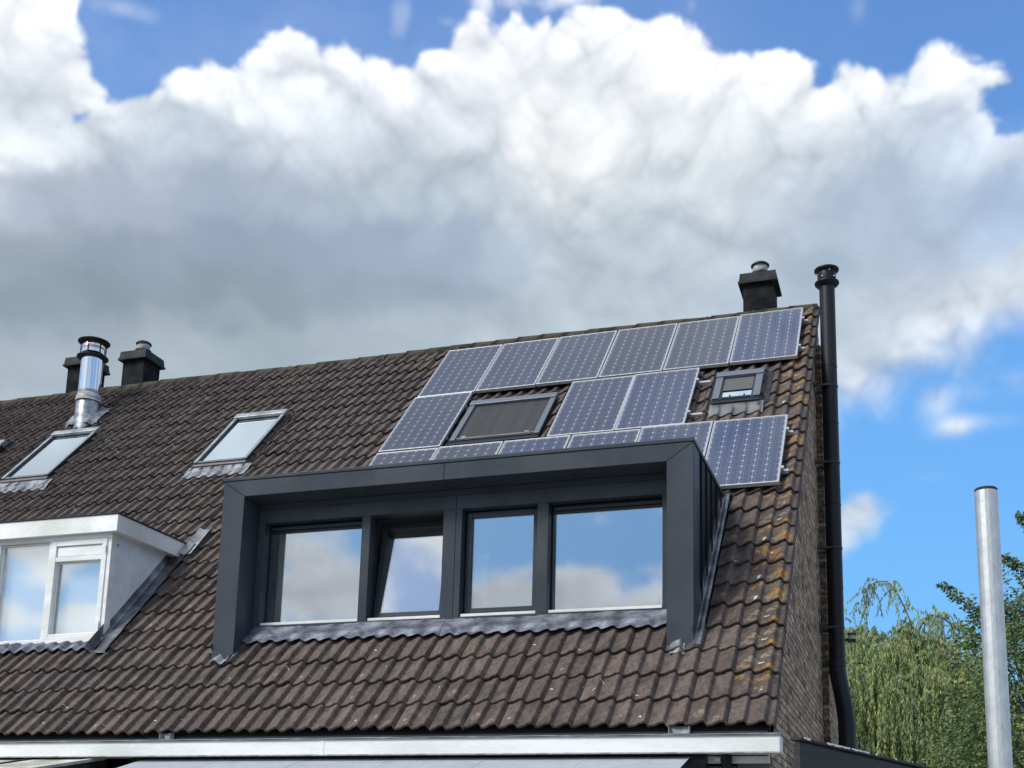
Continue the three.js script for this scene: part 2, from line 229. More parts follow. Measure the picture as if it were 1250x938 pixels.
M.galv = std(0.78, 0.795, 0.80, 0.42, { metalness: 0.7, map: rep(tex(512, (u, v) => { const f = tfbm(nA, u, v, 6, 4, 0.6), s = 218 + 30 * (f - 0.5) + 14 * (nC(u * 64, v * 8, 64) - 0.5) - (nB(u * 32, v * 32, 32) > 0.9 ? 26 : 0); return [s, s, s * 0.99]; }), 1.5, 16), bumpMap: rep(grain, 1.5, 16), bumpScale: 0.0006 });
M.awning = std(0.43, 0.465, 0.515, 0.85, { map: rep(tex(256, (u, v) => { const s = 226 + 26 * (tfbm(nB, u, v, 8, 4) - 0.5) + 14 * (nC(u * 64, v * 64, 64) - 0.5); return [s, s, s]; }), 0.7, 0.7) });
M.canopyPale = std(0.66, 0.66, 0.63, 0.5, { map: rep(cloudyMap(170, 250, 6, nA, [1, 0.98, 0.93]), 0.8, 0.8) });
M.fence = std(0.022, 0.024, 0.029, 0.7, { map: rep(tex(512, (u, v) => { const s = 190 + 60 * (tfbm(nA, u * 0.5, v, 16, 3) - 0.5) + 40 * (nB(u * 8, v * 64, 64) - 0.5); return [s, s, s]; }), 0.6, 0.6), bumpMap: rep(grain, 0.7, 5), bumpScale: 0.002 });
M.flake = std(0.72, 0.71, 0.69, 0.8);
M.ridge = std(0.062, 0.057, 0.045, 0.95, { map: rep(cloudyMap(95, 255, 9, nA, [0.82, 0.85, 0.78], [1.0, 0.98, 0.88]), 1.4, 1.4), bumpMap: rep(grain, 3, 3), bumpScale: 0.006 });
M.deck = std(0.02, 0.018, 0.017, 0.95);
M.mortar = std(0.12, 0.11, 0.10, 0.95, { bumpMap: rep(grain, 5, 5), bumpScale: 0.003 });
M.brickPlain = std(0.19, 0.135, 0.105, 0.9, { map: rep(cloudyMap(140, 250, 9, nA), 2, 2) });
M.bricks = std(1, 1, 1, 0.92, { vertexColors: true, bumpMap: rep(grain, 6, 6), bumpScale: 0.003, map: rep(cloudyMap(150, 255, 12, nB), 2.3, 2.3) });
M.bark = std(0.10, 0.085, 0.065, 0.95);

// roof tiles: weathered brown concrete; grain, pores, lichen crusts and bird droppings belong to single tiles
function tileMap(seed, lichen, drops, dark, grey = false) {
  const a = tnoise(seed), b = tnoise(seed + 1), c = tnoise(seed + 2), r = rng(seed * 13 + 5), S = 384;
  const crust = [], spl = [];
  for (let i = 0; i < lichen; i++) crust.push([0.10 + 0.75 * r(), 0.06 + 0.66 * r(), (grey ? 0.03 : 0.06) + 0.2 * r() * r(), r() < 0.62 && !grey]);
  for (let i = 0; i < drops; i++) spl.push([0.1 + 0.8 * r(), 0.08 + 0.6 * r(), 0.013 + 0.036 * r() * r(), 1.0 + 1.9 * r(), r() * 3.1]);
  return tex(S, (u, v) => {
    const f = tfbm(a, u, v, 3, 6, 0.62), g = tfbm(b, u, v, 16, 4, 0.75), pore = c(u * 48, v * 56, 64);
    let s = 132 + 115 * (f - 0.5) + 95 * (g - 0.5) - (pore > 0.86 ? 34 : 0) + (pore < 0.08 ? 22 : 0);
    s *= 0.605 * dark;
    let R = s * 1.0, G = s * 0.89, B = s * 0.838;
    const pale = clamp((tfbm(c, u, v, 6, 4, 0.7) - 0.56) * 5) * 0.35; R = mix(R, 96, pale); G = mix(G, 91, pale); B = mix(B, 82, pale);
    for (const [x, y, q, orange] of crust) {
      const d = Math.hypot(u - x, (v - y) * 1.25) + 0.10 * (tfbm(b, u, v, 8, 4, 0.7) - 0.5) * 1.5;
      const k = clamp((q - d) / 0.05) * clamp((tfbm(a, u, v, 16, 4, 0.8) - 0.40) * 7);
      const col = orange ? [150, 108, 44] : [118, 112, 97]; R = mix(R, col[0], k * 0.9); G = mix(G, col[1], k * 0.9); B = mix(B, col[2], k * 0.9);
    }
    for (const [x, y, q, len, ang] of spl) {
      const dx = u - x, dy = (v - y) * 1.3, p = dx * Math.cos(ang) + dy * Math.sin(ang), w = -dx * Math.sin(ang) + dy * Math.cos(ang) + 0.03 * Math.sin(p * 40);
      const d = Math.hypot(p / len, w) + 0.022 * (a(u * 32, v * 32, 32) - 0.5); const k = clamp((q - d) / 0.006); R = mix(R, 205, k); G = mix(G, 204, k); B = mix(B, 198, k);
    }
    return [R, G, B];
  });
}
const tileTex = { plain: [101, 131, 161, 191].map((s) => tileMap(s, 0, 0, 1)), old: [211, 231].map((s) => tileMap(s, 3, 0, 0.98, true)), lichen: [251, 271, 291, 311].map((s) => tileMap(s, 15, 1, 0.92)), drop: [331, 351, 371, 391, 411, 431, 451, 471].map((s, i) => tileMap(s, 0, 1 + i % 3, 1)) };
const tileTint = [[1.04, 1.02, 1.0], [1.10, 1.06, 1.02], [1.18, 1.12, 1.07], [0.95, 0.94, 0.93]];
const tileMats = {};
for (const k of Object.keys(tileTex)) tileMats[k] = tileTex[k].flatMap((t) => tileTint.map(([r, g, b]) => std(r, g, b, 0.95, { map: t, bumpMap: t, bumpScale: 0.0022 })));

// ------------------------------------------------------------------ ground
{
  const g = new THREE.PlaneGeometry(700, 700, 1, 1).rotateX(-Math.PI / 2); muv(g);
  const o = part('ground', g, std(0.10, 0.115, 0.055, 0.95, { map: rep(cloudyMap(120, 250, 6, nA, [1, 1, 0.9], [0.95, 1, 0.85]), 0.3, 0.3) }), scene); o.userData.kind = 'structure';
}
{
  const o = part('terrace', muv(new THREE.PlaneGeometry(60, 46).rotateX(-Math.PI / 2).translate(0, 0.004, 4)), std(0.40, 0.38, 0.35, 0.9, { map: rep(cloudyMap(185, 250, 6, nB), 0.4, 0.4) }), scene); o.userData.kind = 'structure';   // pale paving of the gardens
}

// ------------------------------------------------------------------ the roof's own axes: x along the ridge, y up the slope, z out of the slope
const PITCH = 46.928 * D2R, EAVE = 2.7, SN = Math.sin(PITCH), CS = Math.cos(PITCH), RIDGE_V = 8.36;
const RIDGE_Y = EAVE + RIDGE_V * SN, RIDGE_Z = -RIDGE_V * CS;
function roofAxes(o) { o.rotation.x = PITCH - Math.PI / 2; o.position.set(0, EAVE, 0); return o; }
const roofAt = (u, v, n = 0) => [u, EAVE + v * SN + n * CS, -v * CS + n * SN];
const roofY = (z) => EAVE - z * SN / CS;                            // height of the slope above a given depth
const WAVE = 0.1505, TILE_W = 2 * WAVE, GAUGE = 0.3165, V0 = 0.035, U0 = -0.047, LIFT = 0.030, TILE_L = 0.40;
function wave(u) { let t = ((u - U0) / WAVE) % 1; if (t < 0) t += 1; const g = t < 0.84 ? 0.5 * t / 0.84 : 0.5 + 0.5 * (t - 0.84) / 0.16; return 0.042 * Math.pow(0.5 - 0.5 * Math.cos(2 * Math.PI * g), 1.2) - 0.016; }
const tileTop = (u, v) => { const f = (((v - V0) / GAUGE) % 1 + 1) % 1; return wave(u) + LIFT * (1 - f); };
function tileGeo(verge, wob) {
  const n = 16, pos = [], uv = [], idx = [], ts = [], gap = 0.0012;
  for (let i = 0; i <= n; i++) { const w = Math.floor(i / 8), k = i % 8, f = [0, 0.18, 0.36, 0.52, 0.66, 0.77, 0.86, 0.935][k]; ts.push(i === n ? 2 : w + f); }
  const us = ts.map((t) => clamp(t * WAVE, gap, TILE_W - gap));
  const H = us.map((u) => wave(U0 + u + 1e-6));
  if (verge) { for (const [x, h] of [[TILE_W + 0.012, -0.022], [TILE_W + 0.034, -0.016], [TILE_W + 0.044, -0.026], [TILE_W + 0.047, -0.085]]) { us.push(x); H.push(h); } }
  const m = us.length, top = (i, y) => H[i] + LIFT * (1 - y / GAUGE) + wob * Math.sin(us[i] * 30) * (1 - y);
  const put = (x, y, z) => { pos.push(x, y, z); uv.push(x / 0.35, y / TILE_L); return pos.length / 3 - 1; };
  const strip = (A, B) => { for (let i = 0; i + 1 < A.length; i++) idx.push(A[i], A[i + 1], B[i + 1], A[i], B[i + 1], B[i]); };
  const ragged = us.map((u, i) => 0.003 * Math.sin(i * 2.3 + wob * 900) + (wob > 0.001 && (i === 6 || i === 7) ? 0.012 : 0) + (wob < -0.0007 && i === 15 ? 0.010 : 0));
  const y0 = us.map((u, i) => 0.004 + ragged[i]);
  strip(us.map((u, i) => put(u, y0[i], top(i, 0))), us.map((u, i) => put(u, TILE_L, top(i, TILE_L))));
  strip(us.map((u, i) => put(u, y0[i] - 0.003, top(i, 0) - 0.021)), us.map((u, i) => put(u, y0[i] - 0.003, top(i, 0) - 0.004)));
  strip(us.map((u, i) => put(u, y0[i] - 0.003, top(i, 0) - 0.004)), us.map((u, i) => put(u, y0[i], top(i, 0))));
  strip(us.map((u, i) => put(u, 0.09, top(i, 0.09) - 0.02)), us.map((u, i) => put(u, y0[i] - 0.003, top(i, 0) - 0.021)));
  const a = put(us[m - 1], 0, top(m - 1, 0)), b = put(us[m - 1], TILE_L, top(m - 1, TILE_L)), c = put(us[m - 1], 0, top(m - 1, 0) - 0.02), d = put(us[m - 1], TILE_L, top(m - 1, TILE_L) - 0.02);
  idx.push(c, d, b, c, b, a);
  const g = new THREE.BufferGeometry(); g.setAttribute('position', new THREE.Float32BufferAttribute(pos, 3)); g.setAttribute('uv', new THREE.Float32BufferAttribute(uv, 2)); g.setIndex(idx); g.computeVertexNormals(); return g;
}
const tileGeos = [0.0006, -0.0008, 0.0011, -0.0004].map((w) => tileGeo(false, w)), vergeGeo = tileGeo(true, 0.0005);
const COLS_A = 19, PARTY = U0 - COLS_A * TILE_W, LEFT = U0 - 47 * TILE_W, ROWS = 26;

// openings in the tiles: [u0, u1, v0, v1]
const HOLES = [[-5.28, -0.74, 1.25, 3.62], [-9.95, -6.76, 1.25, 3.2], [-4.09, -3.01, 5.20, 6.18], [-1.05, -0.55, 5.62, 6.25], [-7.58, -6.88, 5.25, 6.5], [-10.62, -9.94, 5.32, 6.58], [-12.2, -11.52, 5.3, 6.5]];
const PV = [[-4.80, -0.33, 6.65, 7.90], [-4.80, -4.3, 5.1, 6.65], [-2.75, -1.45, 5.1, 6.65], [-4.80, -0.33, 3.7, 4.85]];        // wholly under solar panels: nothing of these tiles shows
const inside = (r, u0, u1, v0, v1) => u0 > r[0] && u1 < r[1] && v0 > r[2] && v1 < r[3];

const eyeP = new V3(1.026, 1.653, 8.894);
function buildRoof(house, c0, c1, seed, limit) {
  const roof = roofAxes(sub('roof', house)), r = rng(seed), list = [];
  for (let i = 0; i < ROWS; i++) for (let j = c0; j < c1; j++) {
    const u = U0 - (j + 1) * TILE_W, v = V0 + i * GAUGE;
    if (HOLES.some((h) => inside(h, u + TILE_W / 2, u + TILE_W / 2, v, v + 0.33)) || PV.some((h) => inside(h, u, u + TILE_W, v, v + 0.33))) { r(); continue; }
    const near = j < 2, q = r(), e = r(), tint = Math.floor(r() * 4), low = i < 9;
    const kind = near ? (q < (j ? 0.16 : 0.92) ? 'lichen' : q < 0.55 ? 'old' : q < 0.75 ? 'drop' : 'plain') : q < 0.24 ? 'drop' : q < 0.34 ? 'old' : 'plain';
    const mats = tileMats[kind], mat = mats[Math.floor(e * mats.length / 4) * 4 + (low ? Math.max(0, tint) : tint === 2 ? 3 : tint)];
    const dist = new V3(...roofAt(u + 0.15, v)).distanceTo(eyeP);
    list.push({ u, v, mat, geo: j === 0 ? vergeGeo : tileGeos[Math.floor(r() * 4)], dx: (r() - 0.5) * 0.004, dz: (r() - 0.5) * 0.009, dv: (r() - 0.5) * 0.008 - (r() < 0.03 ? 0.018 : 0), tw: (r() - 0.5) * 0.016, dist });
  }
  list.sort((a, b) => a.dist - b.dist);
  const rest = new Map();
  list.forEach((t, k) => {
    const m = new THREE.Mesh(t.geo, t.mat); m.position.set(t.u + t.dx, t.v + t.dv, t.dz); m.rotation.z = t.tw; m.castShadow = m.receiveShadow = true;
    if (k < limit) { m.name = 'tile'; roof.add(m); return; }
    m.updateMatrix(); const g = t.geo.clone().applyMatrix4(m.matrix); if (!rest.has(t.mat)) rest.set(t.mat, []); rest.get(t.mat).push(g);
  });
  if (rest.size) {                                                  // the farther tiles: one part
    const mats = [...rest.keys()], merged = mergeGeometries(mats.map((m) => mergeGeometries(rest.get(m))), true);
    const o = new THREE.Mesh(merged, mats); o.name = 'far_tiles'; o.userData.kind = 'stuff'; o.castShadow = o.receiveShadow = true; roof.add(o);
  }
  const uL = U0 - c1 * TILE_W, uR = c0 ? U0 - c0 * TILE_W : -0.05;
  // boarding under the tiles, open where the dormers stand
  const sh = new THREE.Shape([[uL, 0.02], [uR, 0.02], [uR, RIDGE_V - 0.03], [uL, RIDGE_V - 0.03]].map((p) => new THREE.Vector2(...p)));
  for (const h of HOLES.slice(0, 2)) if (h[0] > uL && h[1] < uR) sh.holes.push(new THREE.Path([[h[0] + 0.05, h[2] + 0.1], [h[0] + 0.05, h[3] - 0.1], [h[1] - 0.05, h[3] - 0.1], [h[1] - 0.05, h[2] + 0.1]].map((p) => new THREE.Vector2(...p))));
  part('roof_boarding', new THREE.ExtrudeGeometry(sh, { depth: 0.03, bevelEnabled: false }).translate(0, 0, -0.085), M.deck, roof);
  // back slope, turned away from the viewer
  part('back_slope', poly([[uL, RIDGE_Y - 0.1, RIDGE_Z], [uR, RIDGE_Y - 0.1, RIDGE_Z], [uR, EAVE, 2 * RIDGE_Z], [uL, EAVE, 2 * RIDGE_Z], [uL, RIDGE_Y - 0.2, RIDGE_Z], [uR, RIDGE_Y - 0.2, RIDGE_Z], [uR, EAVE - 0.1, 2 * RIDGE_Z], [uL, EAVE - 0.1, 2 * RIDGE_Z]], [[0, 1, 2, 3], [7, 6, 5, 4], [1, 5, 6, 2], [0, 3, 7, 4]]), tileMats.plain[0], house);
  return roof;
}
function ridgeTiles(roof, uL, uR, seed) {
  const r = rng(seed), len = 0.333;
  const sec = (k) => { const pos = [], idx = [], n = 10, uv = []; for (let e = 0; e < 2; e++) for (const [ra, off] of [[0.125, 0], [0.105, 0]]) for (let i = 0; i <= n; i++) { const a = Math.PI * (-0.08 + 1.16 * i / n); pos.push(e * len - (e ? 0 : 0.02), Math.sin(a) * ra * (e ? 1 : 1.07), Math.cos(a) * ra * (e ? 1 : 1.07)); uv.push(e * len + k, i * 0.03); }
    const m = n + 1; for (let i = 0; i < n; i++) { idx.push(i, 2 * m + i, 2 * m + i + 1, i, 2 * m + i + 1, i + 1); idx.push(i, i + 1, m + i + 1, i, m + i + 1, m + i); idx.push(2 * m + i, 3 * m + i + 1, 2 * m + i + 1, 2 * m + i, 3 * m + i, 3 * m + i + 1); }
    const g = new THREE.BufferGeometry(); g.setAttribute('position', new THREE.Float32BufferAttribute(pos, 3)); g.setAttribute('uv', new THREE.Float32BufferAttribute(uv, 2)); g.setIndex(idx); return toCreasedNormals(g, 0.7); };
  const gs = [0, 0.37, 0.71].map(sec);
  const inv = new THREE.Group(); roofAxes(inv); inv.updateMatrix();
  const back = inv.matrix.clone().invert();
  for (let u = uR - len; u > uL - len; u -= len) {
    const o = new THREE.Mesh(gs[Math.floor(r() * 3)], M.ridge); o.name = 'ridge_tile'; o.castShadow = o.receiveShadow = true;
    const m = new THREE.Matrix4().makeTranslation(u, RIDGE_Y - 0.122 + (r() - 0.5) * 0.014 + 0.012 * Math.sin(u * 1.1), RIDGE_Z).multiply(new THREE.Matrix4().makeRotationZ((r() - 0.5) * 0.02));
    m.premultiply(back); m.decompose(o.position, o.quaternion, o.scale); roof.add(o);
  }
}
// ------------------------------------------------------------------ the end house
const house = thing('terraced_house', 'end-of-row house with brown tiled roof and brick gable wall carrying the solar panels', 'house', 'row of houses');
{
  const roof = buildRoof(house, 0, COLS_A, 4001, 300);
  ridgeTiles(roof, PARTY, -0.02, 51);
  // gable wall: single bricks in front of a mortar core
  const wx = -0.035, core = [[-0.10, 0], [-0.10, roofY(-0.10) - 0.13], [RIDGE_Z, RIDGE_Y - 0.20], [2 * RIDGE_Z + 0.1, roofY(-0.10) - 0.13], [2 * RIDGE_Z + 0.1, 0]];
  const wall = part('gable_wall', prism(core.map(([z, y]) => [z, y]), wx - 0.25, wx - 0.012), M.mortar, house);
  const r = rng(909), pos = [], col = [], nor = [], uvs = [];
  const brick = (z0, z1, y0, y1, xf, c) => {                        // front face, top, bottom and two ends
    const q = (a, b, d, e, n) => { for (const p of [a, b, d, a, d, e]) { pos.push(...p); nor.push(...n); col.push(...c); uvs.push(p[2] + p[0], p[1]); } };
    const xb = xf - 0.014;
    q([xf, y0, z1], [xf, y0, z0], [xf, y1, z0], [xf, y1, z1], [1, 0, 0]);
    q([xf, y1, z1], [xf, y1, z0], [xb, y1, z0], [xb, y1, z1], [0, 1, 0]); q([xb, y0, z1], [xb, y0, z0], [xf, y0, z0], [xf, y0, z1], [0, -1, 0]);
    q([xb, y0, z1], [xf, y0, z1], [xf, y1, z1], [xb, y1, z1], [0, 0, 1]); q([xf, y0, z0], [xb, y0, z0], [xb, y1, z0], [xf, y1, z0], [0, 0, -1]);
  };
  const tone = () => { const k = 0.7 + 0.6 * r(), w = r(); return w < 0.12 ? [0.24 * k, 0.155 * k, 0.11 * k] : w < 0.3 ? [0.49 * k, 0.40 * k, 0.30 * k] : [0.45 * k, 0.335 * k, 0.24 * k]; };
  for (let c = 8; c < 142; c++) {
    const y0 = c * 0.0625, y1 = y0 + 0.051, lim = (y1 - EAVE + 0.16) / SN * CS, zf = Math.min(-0.10, -lim), zb = Math.max(2 * RIDGE_Z + 0.1, 2 * RIDGE_Z + lim);
    if (zf <= zb) break;
    for (let z = zf - 0 - (c % 2 ? 0.055 : 0), first = true; z > zb + 0.06; first = false) { const L = first && c % 2 ? 0.1 : 0.21, e = Math.max(zb, z - L); brick(e, z, y0, y1, wx + (r() - 0.5) * 0.004, tone()); z = e - 0.0115; }
  }
  const g = new THREE.BufferGeometry(); for (const [k, a, n] of [['position', pos, 3], ['normal', nor, 3], ['color', col, 3], ['uv', uvs, 2]]) g.setAttribute(k, new THREE.Float32BufferAttribute(a, n));
  const bm = part('gable_bricks', g, M.bricks, wall); bm.userData.kind = 'stuff';
  // brick pier behind the tall flue
  const pp = pos.length; const pier = { pos: [], nor: [], col: [], uv: [] };
  const P2 = (a, b, d, e, n, c) => { for (const p of [a, b, d, a, d, e]) { pier.pos.push(...p); pier.nor.push(...n); pier.col.push(...c); pier.uv.push(p[2] + p[0], p[1]); } };
  for (let c = 40; c < 128; c++) { const y0 = c * 0.0625 + 0.02, y1 = y0 + 0.051, x1 = 0.035; for (let z = -5.2 - (c % 2 ? 0 : 0.0); z > -6.1; z -= 0.2215) { const k = tone(), e = z - 0.21; P2([x1, y0, z], [x1, y0, e], [x1, y1, e], [x1, y1, z], [1, 0, 0], k); if (z > -5.3) P2([-0.03, y0, z], [x1, y0, z], [x1, y1, z], [-0.03, y1, z], [0, 0, 1], k); P2([-0.03, y1, z], [x1, y1, z], [x1, y1, e], [-0.03, y1, e], [0, 1, 0], k); } }
  const pg = new THREE.BufferGeometry(); for (const [k, a, n] of [['position', pier.pos, 3], ['normal', pier.nor, 3], ['color', pier.col, 3], ['uv', pier.uv, 2]]) pg.setAttribute(k, new THREE.Float32BufferAttribute(a, n));
  const pr = part('brick_pier', bx(-0.03, 0.028, 2.4, 8.005, -6.09, -5.207), M.mortar, house); part('pier_bricks', pg, M.bricks, pr).userData.kind = 'stuff';
  part('front_wall', bx(PARTY, wx - 0.26, 0, 2.43, -0.3, -0.102), M.brickPlain, house);
  part('back_wall', bx(PARTY, wx - 0.26, 0, 2.6, 2 * RIDGE_Z + 0.12, 2 * RIDGE_Z + 0.3), M.brickPlain, house);
  part('verge_board', [poly([[-0.034, EAVE - 0.14, 0.0], [-0.012, EAVE - 0.14, 0.0], [-0.012, RIDGE_Y - 0.19, RIDGE_Z], [-0.034, RIDGE_Y - 0.19, RIDGE_Z], [-0.034, EAVE - 0.06, 0.0], [-0.012, EAVE - 0.06, 0.0], [-0.012, RIDGE_Y - 0.10, RIDGE_Z], [-0.034, RIDGE_Y - 0.10, RIDGE_Z]], [[1, 2, 6, 5], [0, 4, 7, 3], [0, 1, 5, 4], [1, 0, 3, 2]])], M.deck, house);
  part('eave_board', bx(PARTY, -0.055, 2.50, 2.685, -0.075, -0.05), M.black, house);
  part('soffit_board', [bx(-0.62, -0.375, 2.446, 2.515, -0.098, -0.06), bx(-0.33, -0.045, 2.446, 2.515, -0.098, -0.06)], M.white, house, 'white board under the gutter');
  part('junction_box', bx(-0.445, -0.40, 2.452, 2.49, -0.058, -0.03, 0.004), M.whiteTrim, house);
}
// ------------------------------------------------------------------ the house next door in the row
const house2 = thing('terraced_house', 'neighbouring house of the row with white dormer and steel flue on its brown tiled roof', 'house', 'row of houses');
{
  const roof = buildRoof(house2, COLS_A, 47, 4777, 300);
  ridgeTiles(roof, LEFT, PARTY - 0.01, 52);
  part('front_wall', bx(LEFT, PARTY - 0.004, 0, 2.43, -0.3, -0.102), M.brickPlain, house2);
  part('back_wall', bx(LEFT, PARTY - 0.004, 0, 2.6, 2 * RIDGE_Z + 0.12, 2 * RIDGE_Z + 0.3), M.brickPlain, house2);
  part('side_wall', prism([[-0.3, 0], [-0.3, roofY(-0.3) - 0.13], [RIDGE_Z, RIDGE_Y - 0.22], [2 * RIDGE_Z + 0.3, roofY(-0.3) - 0.13], [2 * RIDGE_Z + 0.3, 0]], LEFT + 0.01, LEFT + 0.25), M.brickPlain, house2);
  part('eave_board', bx(LEFT, PARTY - 0.004, 2.50, 2.685, -0.075, -0.05), M.black, house2);
}

// ------------------------------------------------------------------ grey box dormer
const extrudeXY = (pts, z0, z1) => { const g = new THREE.ExtrudeGeometry(new THREE.Shape(pts.map((p) => new THREE.Vector2(...p))), { depth: z1 - z0, bevelEnabled: true, bevelThickness: 0.003, bevelSize: 0.003, bevelOffset: -0.003, bevelSegments: 1 }); return muv(g.translate(0, 0, z0).toNonIndexed()); };
function frameBars(x0, x1, y0, y1, z0, z1, w, wb = w) { return [bx(x0, x0 + w, y0, y1, z0, z1, 0.004), bx(x1 - w, x1, y0, y1, z0, z1, 0.004), bx(x0 + w, x1 - w, y1 - w, y1, z0 + 0.001, z1 - 0.001, 0.004), bx(x0 + w, x1 - w, y0, y0 + wb, z0 + 0.001, z1 - 0.001, 0.004)]; }
function sheetRoof(us, vs, nOf) {                                   // a sheet laid over the tiles, in the roof's axes
  const pos = [], idx = [], uv = [];
  for (const v of vs) for (const u of us) { pos.push(u, v, nOf(u, v)); uv.push(u, v); }
  const n = us.length; for (let j = 0; j + 1 < vs.length; j++) for (let i = 0; i + 1 < n; i++) idx.push(j * n + i, j * n + i + 1, (j + 1) * n + i + 1, j * n + i, (j + 1) * n + i + 1, (j + 1) * n + i);
  const g = new THREE.BufferGeometry(); g.setAttribute('position', new THREE.Float32BufferAttribute(pos, 3)); g.setAttribute('uv', new THREE.Float32BufferAttribute(uv, 2)); g.setIndex(idx); g.computeVertexNormals(); return g;
}
const span = (a, b, n) => Array.from({ length: n + 1 }, (_, i) => a + (b - a) * i / n);
{
  const d = thing('dormer', 'wide anthracite box dormer with four windows and a deep projecting surround', 'dormer', 'dormers on the roof');
  const F = -0.72, B = -1.0;
  part('surround_post', extrudeXY([[-5.296, 3.455], [-5.062, 3.455], [-5.062, 5.079], [-5.296, 5.236]], B, F), M.anthracite, d);
  part('surround_post', extrudeXY([[-0.950, 3.43], [-0.722, 3.43], [-0.722, 5.238], [-0.950, 5.079]], B, F), M.anthracite, d);
  part('fascia', extrudeXY([[-5.060, 5.081], [-3.003, 5.081], [-3.003, 5.240], [-5.2935, 5.240]], B, F), M.anthracite, d);
  part('fascia', extrudeXY([[-2.9995, 5.081], [-0.952, 5.081], [-0.7245, 5.240], [-2.9995, 5.240]], B, F), M.anthracite, d);
  part('roof_slab', [bx(-5.28, -0.74, 5.10, 5.236, -2.5, B - 0.002)], M.cladding, d);
  part('roof_trim', [bx(-5.308, -0.712, 5.242, 5.278, -2.46, -0.708, 0.006)], M.anthracite, d);
  part('roof_membrane', bx(-5.27, -0.75, 5.279, 5.284, -2.45, -0.75), M.black, d);
  for (const s of [0, 1]) {
    const x0 = s ? -0.752 : -5.284, x1 = s ? -0.728 : -5.268;
    const ck = part('cheek', prism([[B - 0.003, roofY(B) - 0.1], [B - 0.003, 5.239], [-2.5, 5.239], [-2.5, roofY(-2.5) - 0.1]], x0, x1), M.cladding, d);
    for (const z of [-1.10, -1.37, -1.64, -1.91, -2.18]) part('standing_seam', bx(s ? x1 : x0 - 0.016, s ? x1 + 0.016 : x0, roofY(z) - 0.05, 5.236, z - 0.006, z + 0.006, 0.002), M.cladding, ck);
  }
  part('upper_board', bx(-5.06, -0.952, 5.023, 5.079, B - 0.03, B - 0.004), M.anthracite, d);
  part('head_rail', [bx(-5.06, -2.984, 4.886, 5.020, B - 0.10, B, 0.003), bx(-2.981, -0.952, 4.886, 5.020, B - 0.10, B, 0.003)], M.anthracite, d);
  part('bottom_rail', [bx(-5.06, -2.984, 3.792, 3.866, B - 0.10, B, 0.003), bx(-2.981, -0.952, 3.792, 3.866, B - 0.10, B, 0.003)], M.anthracite, d);
  for (const [a, b] of [[-5.06, -4.986], [-3.940, -3.852], [-3.108, -2.984], [-2.981, -2.922], [-2.192, -2.088], [-1.046, -0.952]]) part('mullion', bx(a, b, 3.867, 4.885, B - 0.10, B - 0.001, 0.003), M.anthracite, d);
  part('frame_back', [bx(-5.06, -0.952, 4.886, 5.079, B - 0.19, B - 0.101), bx(-5.06, -0.952, 3.70, 3.866, B - 0.19, B - 0.101), bx(-5.06, -4.986, 3.867, 4.885, B - 0.19, B - 0.101), bx(-3.94, -3.852, 3.867, 4.885, B - 0.19, B - 0.101), bx(-3.108, -2.922, 3.867, 4.885, B - 0.19, B - 0.101), bx(-2.192, -2.088, 3.867, 4.885, B - 0.19, B - 0.101), bx(-1.046, -0.952, 3.867, 4.885, B - 0.19, B - 0.101)], M.darkFrame, d);
  const wins = [[-4.984, -3.942, 'fixed'], [-3.850, -3.110, 'tilted'], [-2.920, -2.194, 'sash'], [-2.086, -1.048, 'fixed']];
  for (const [a, b, kind] of wins) {
    const w = sub('window', d), y0 = 3.869, y1 = 4.884, gz = B - 0.125;
    w.userData.label = kind === 'tilted' ? 'window tilted open inwards at the top' : kind === 'sash' ? 'closed opening window with slim dark sash' : 'fixed window with vent grille above the pane';
    part('sill', bx(a + 0.004, b - 0.004, y0, y0 + 0.026, B - 0.12, B - 0.02, 0.003), M.whiteTrim, w);
    if (kind === 'fixed') {
      part('frame', frameBars(a, b, y0 + 0.028, y1, gz - 0.03, gz + 0.006, 0.012), M.darkFrame, w);
      part('pane', bx(a + 0.012, b - 0.012, y0 + 0.035, y1 - 0.07, gz - 0.012, gz - 0.004), M.glass, w);
      part('vent_grille', [bx(a + 0.03, b - 0.004, y1 - 0.058, y1 - 0.030, gz - 0.02, gz + 0.055, 0.004), bx(a + 0.012, b - 0.012, y1 - 0.07, y1 - 0.060, gz - 0.02, gz + 0.03), bx(a + 0.012, b - 0.012, y1 - 0.028, y1 - 0.012, gz - 0.02, gz + 0.02)], M.darkFrame, w);
    } else {
      const sash = sub('sash', w), s0 = y0 + 0.03, s1 = y1 - 0.012;
      const fr = part('frame', frameBars(a + 0.012, b - 0.012, s0, s1, gz - 0.03, gz + 0.03, 0.052, 0.062), kind === 'sash' ? M.anthracite : M.darkFrame, w);
      const pn = part('pane', bx(a + 0.064, b - 0.064, s0 + 0.062, s1 - 0.052, gz - 0.006, gz + 0.004), M.glass, w);
      const dr = [a + 0.2, b - 0.2].map((x) => part('drain_cap', bx(x - 0.018, x + 0.018, s0 + 0.018, s0 + 0.030, gz + 0.028, gz + 0.036, 0.003), M.black, w));
      w.remove(sash);
      if (kind === 'tilted') for (const o of [fr, pn, ...dr]) { const g = o.geometry; g.translate(0, -s0, -gz); g.rotateX(-8.2 * D2R); g.translate(0, s0, gz - 0.02); }
    }
  }
  part('room_lining', [bx(-5.25, -0.77, 3.60, 3.66, -3.3, -1.20), bx(-5.25, -0.77, 3.6, 5.12, -3.36, -3.30), bx(-5.25, -0.77, 5.06, 5.098, -3.3, -1.20), bx(-5.262, -5.25, 3.6, 5.1, -3.3, -1.2), bx(-0.77, -0.758, 3.6, 5.1, -3.3, -1.2)], M.room, d);
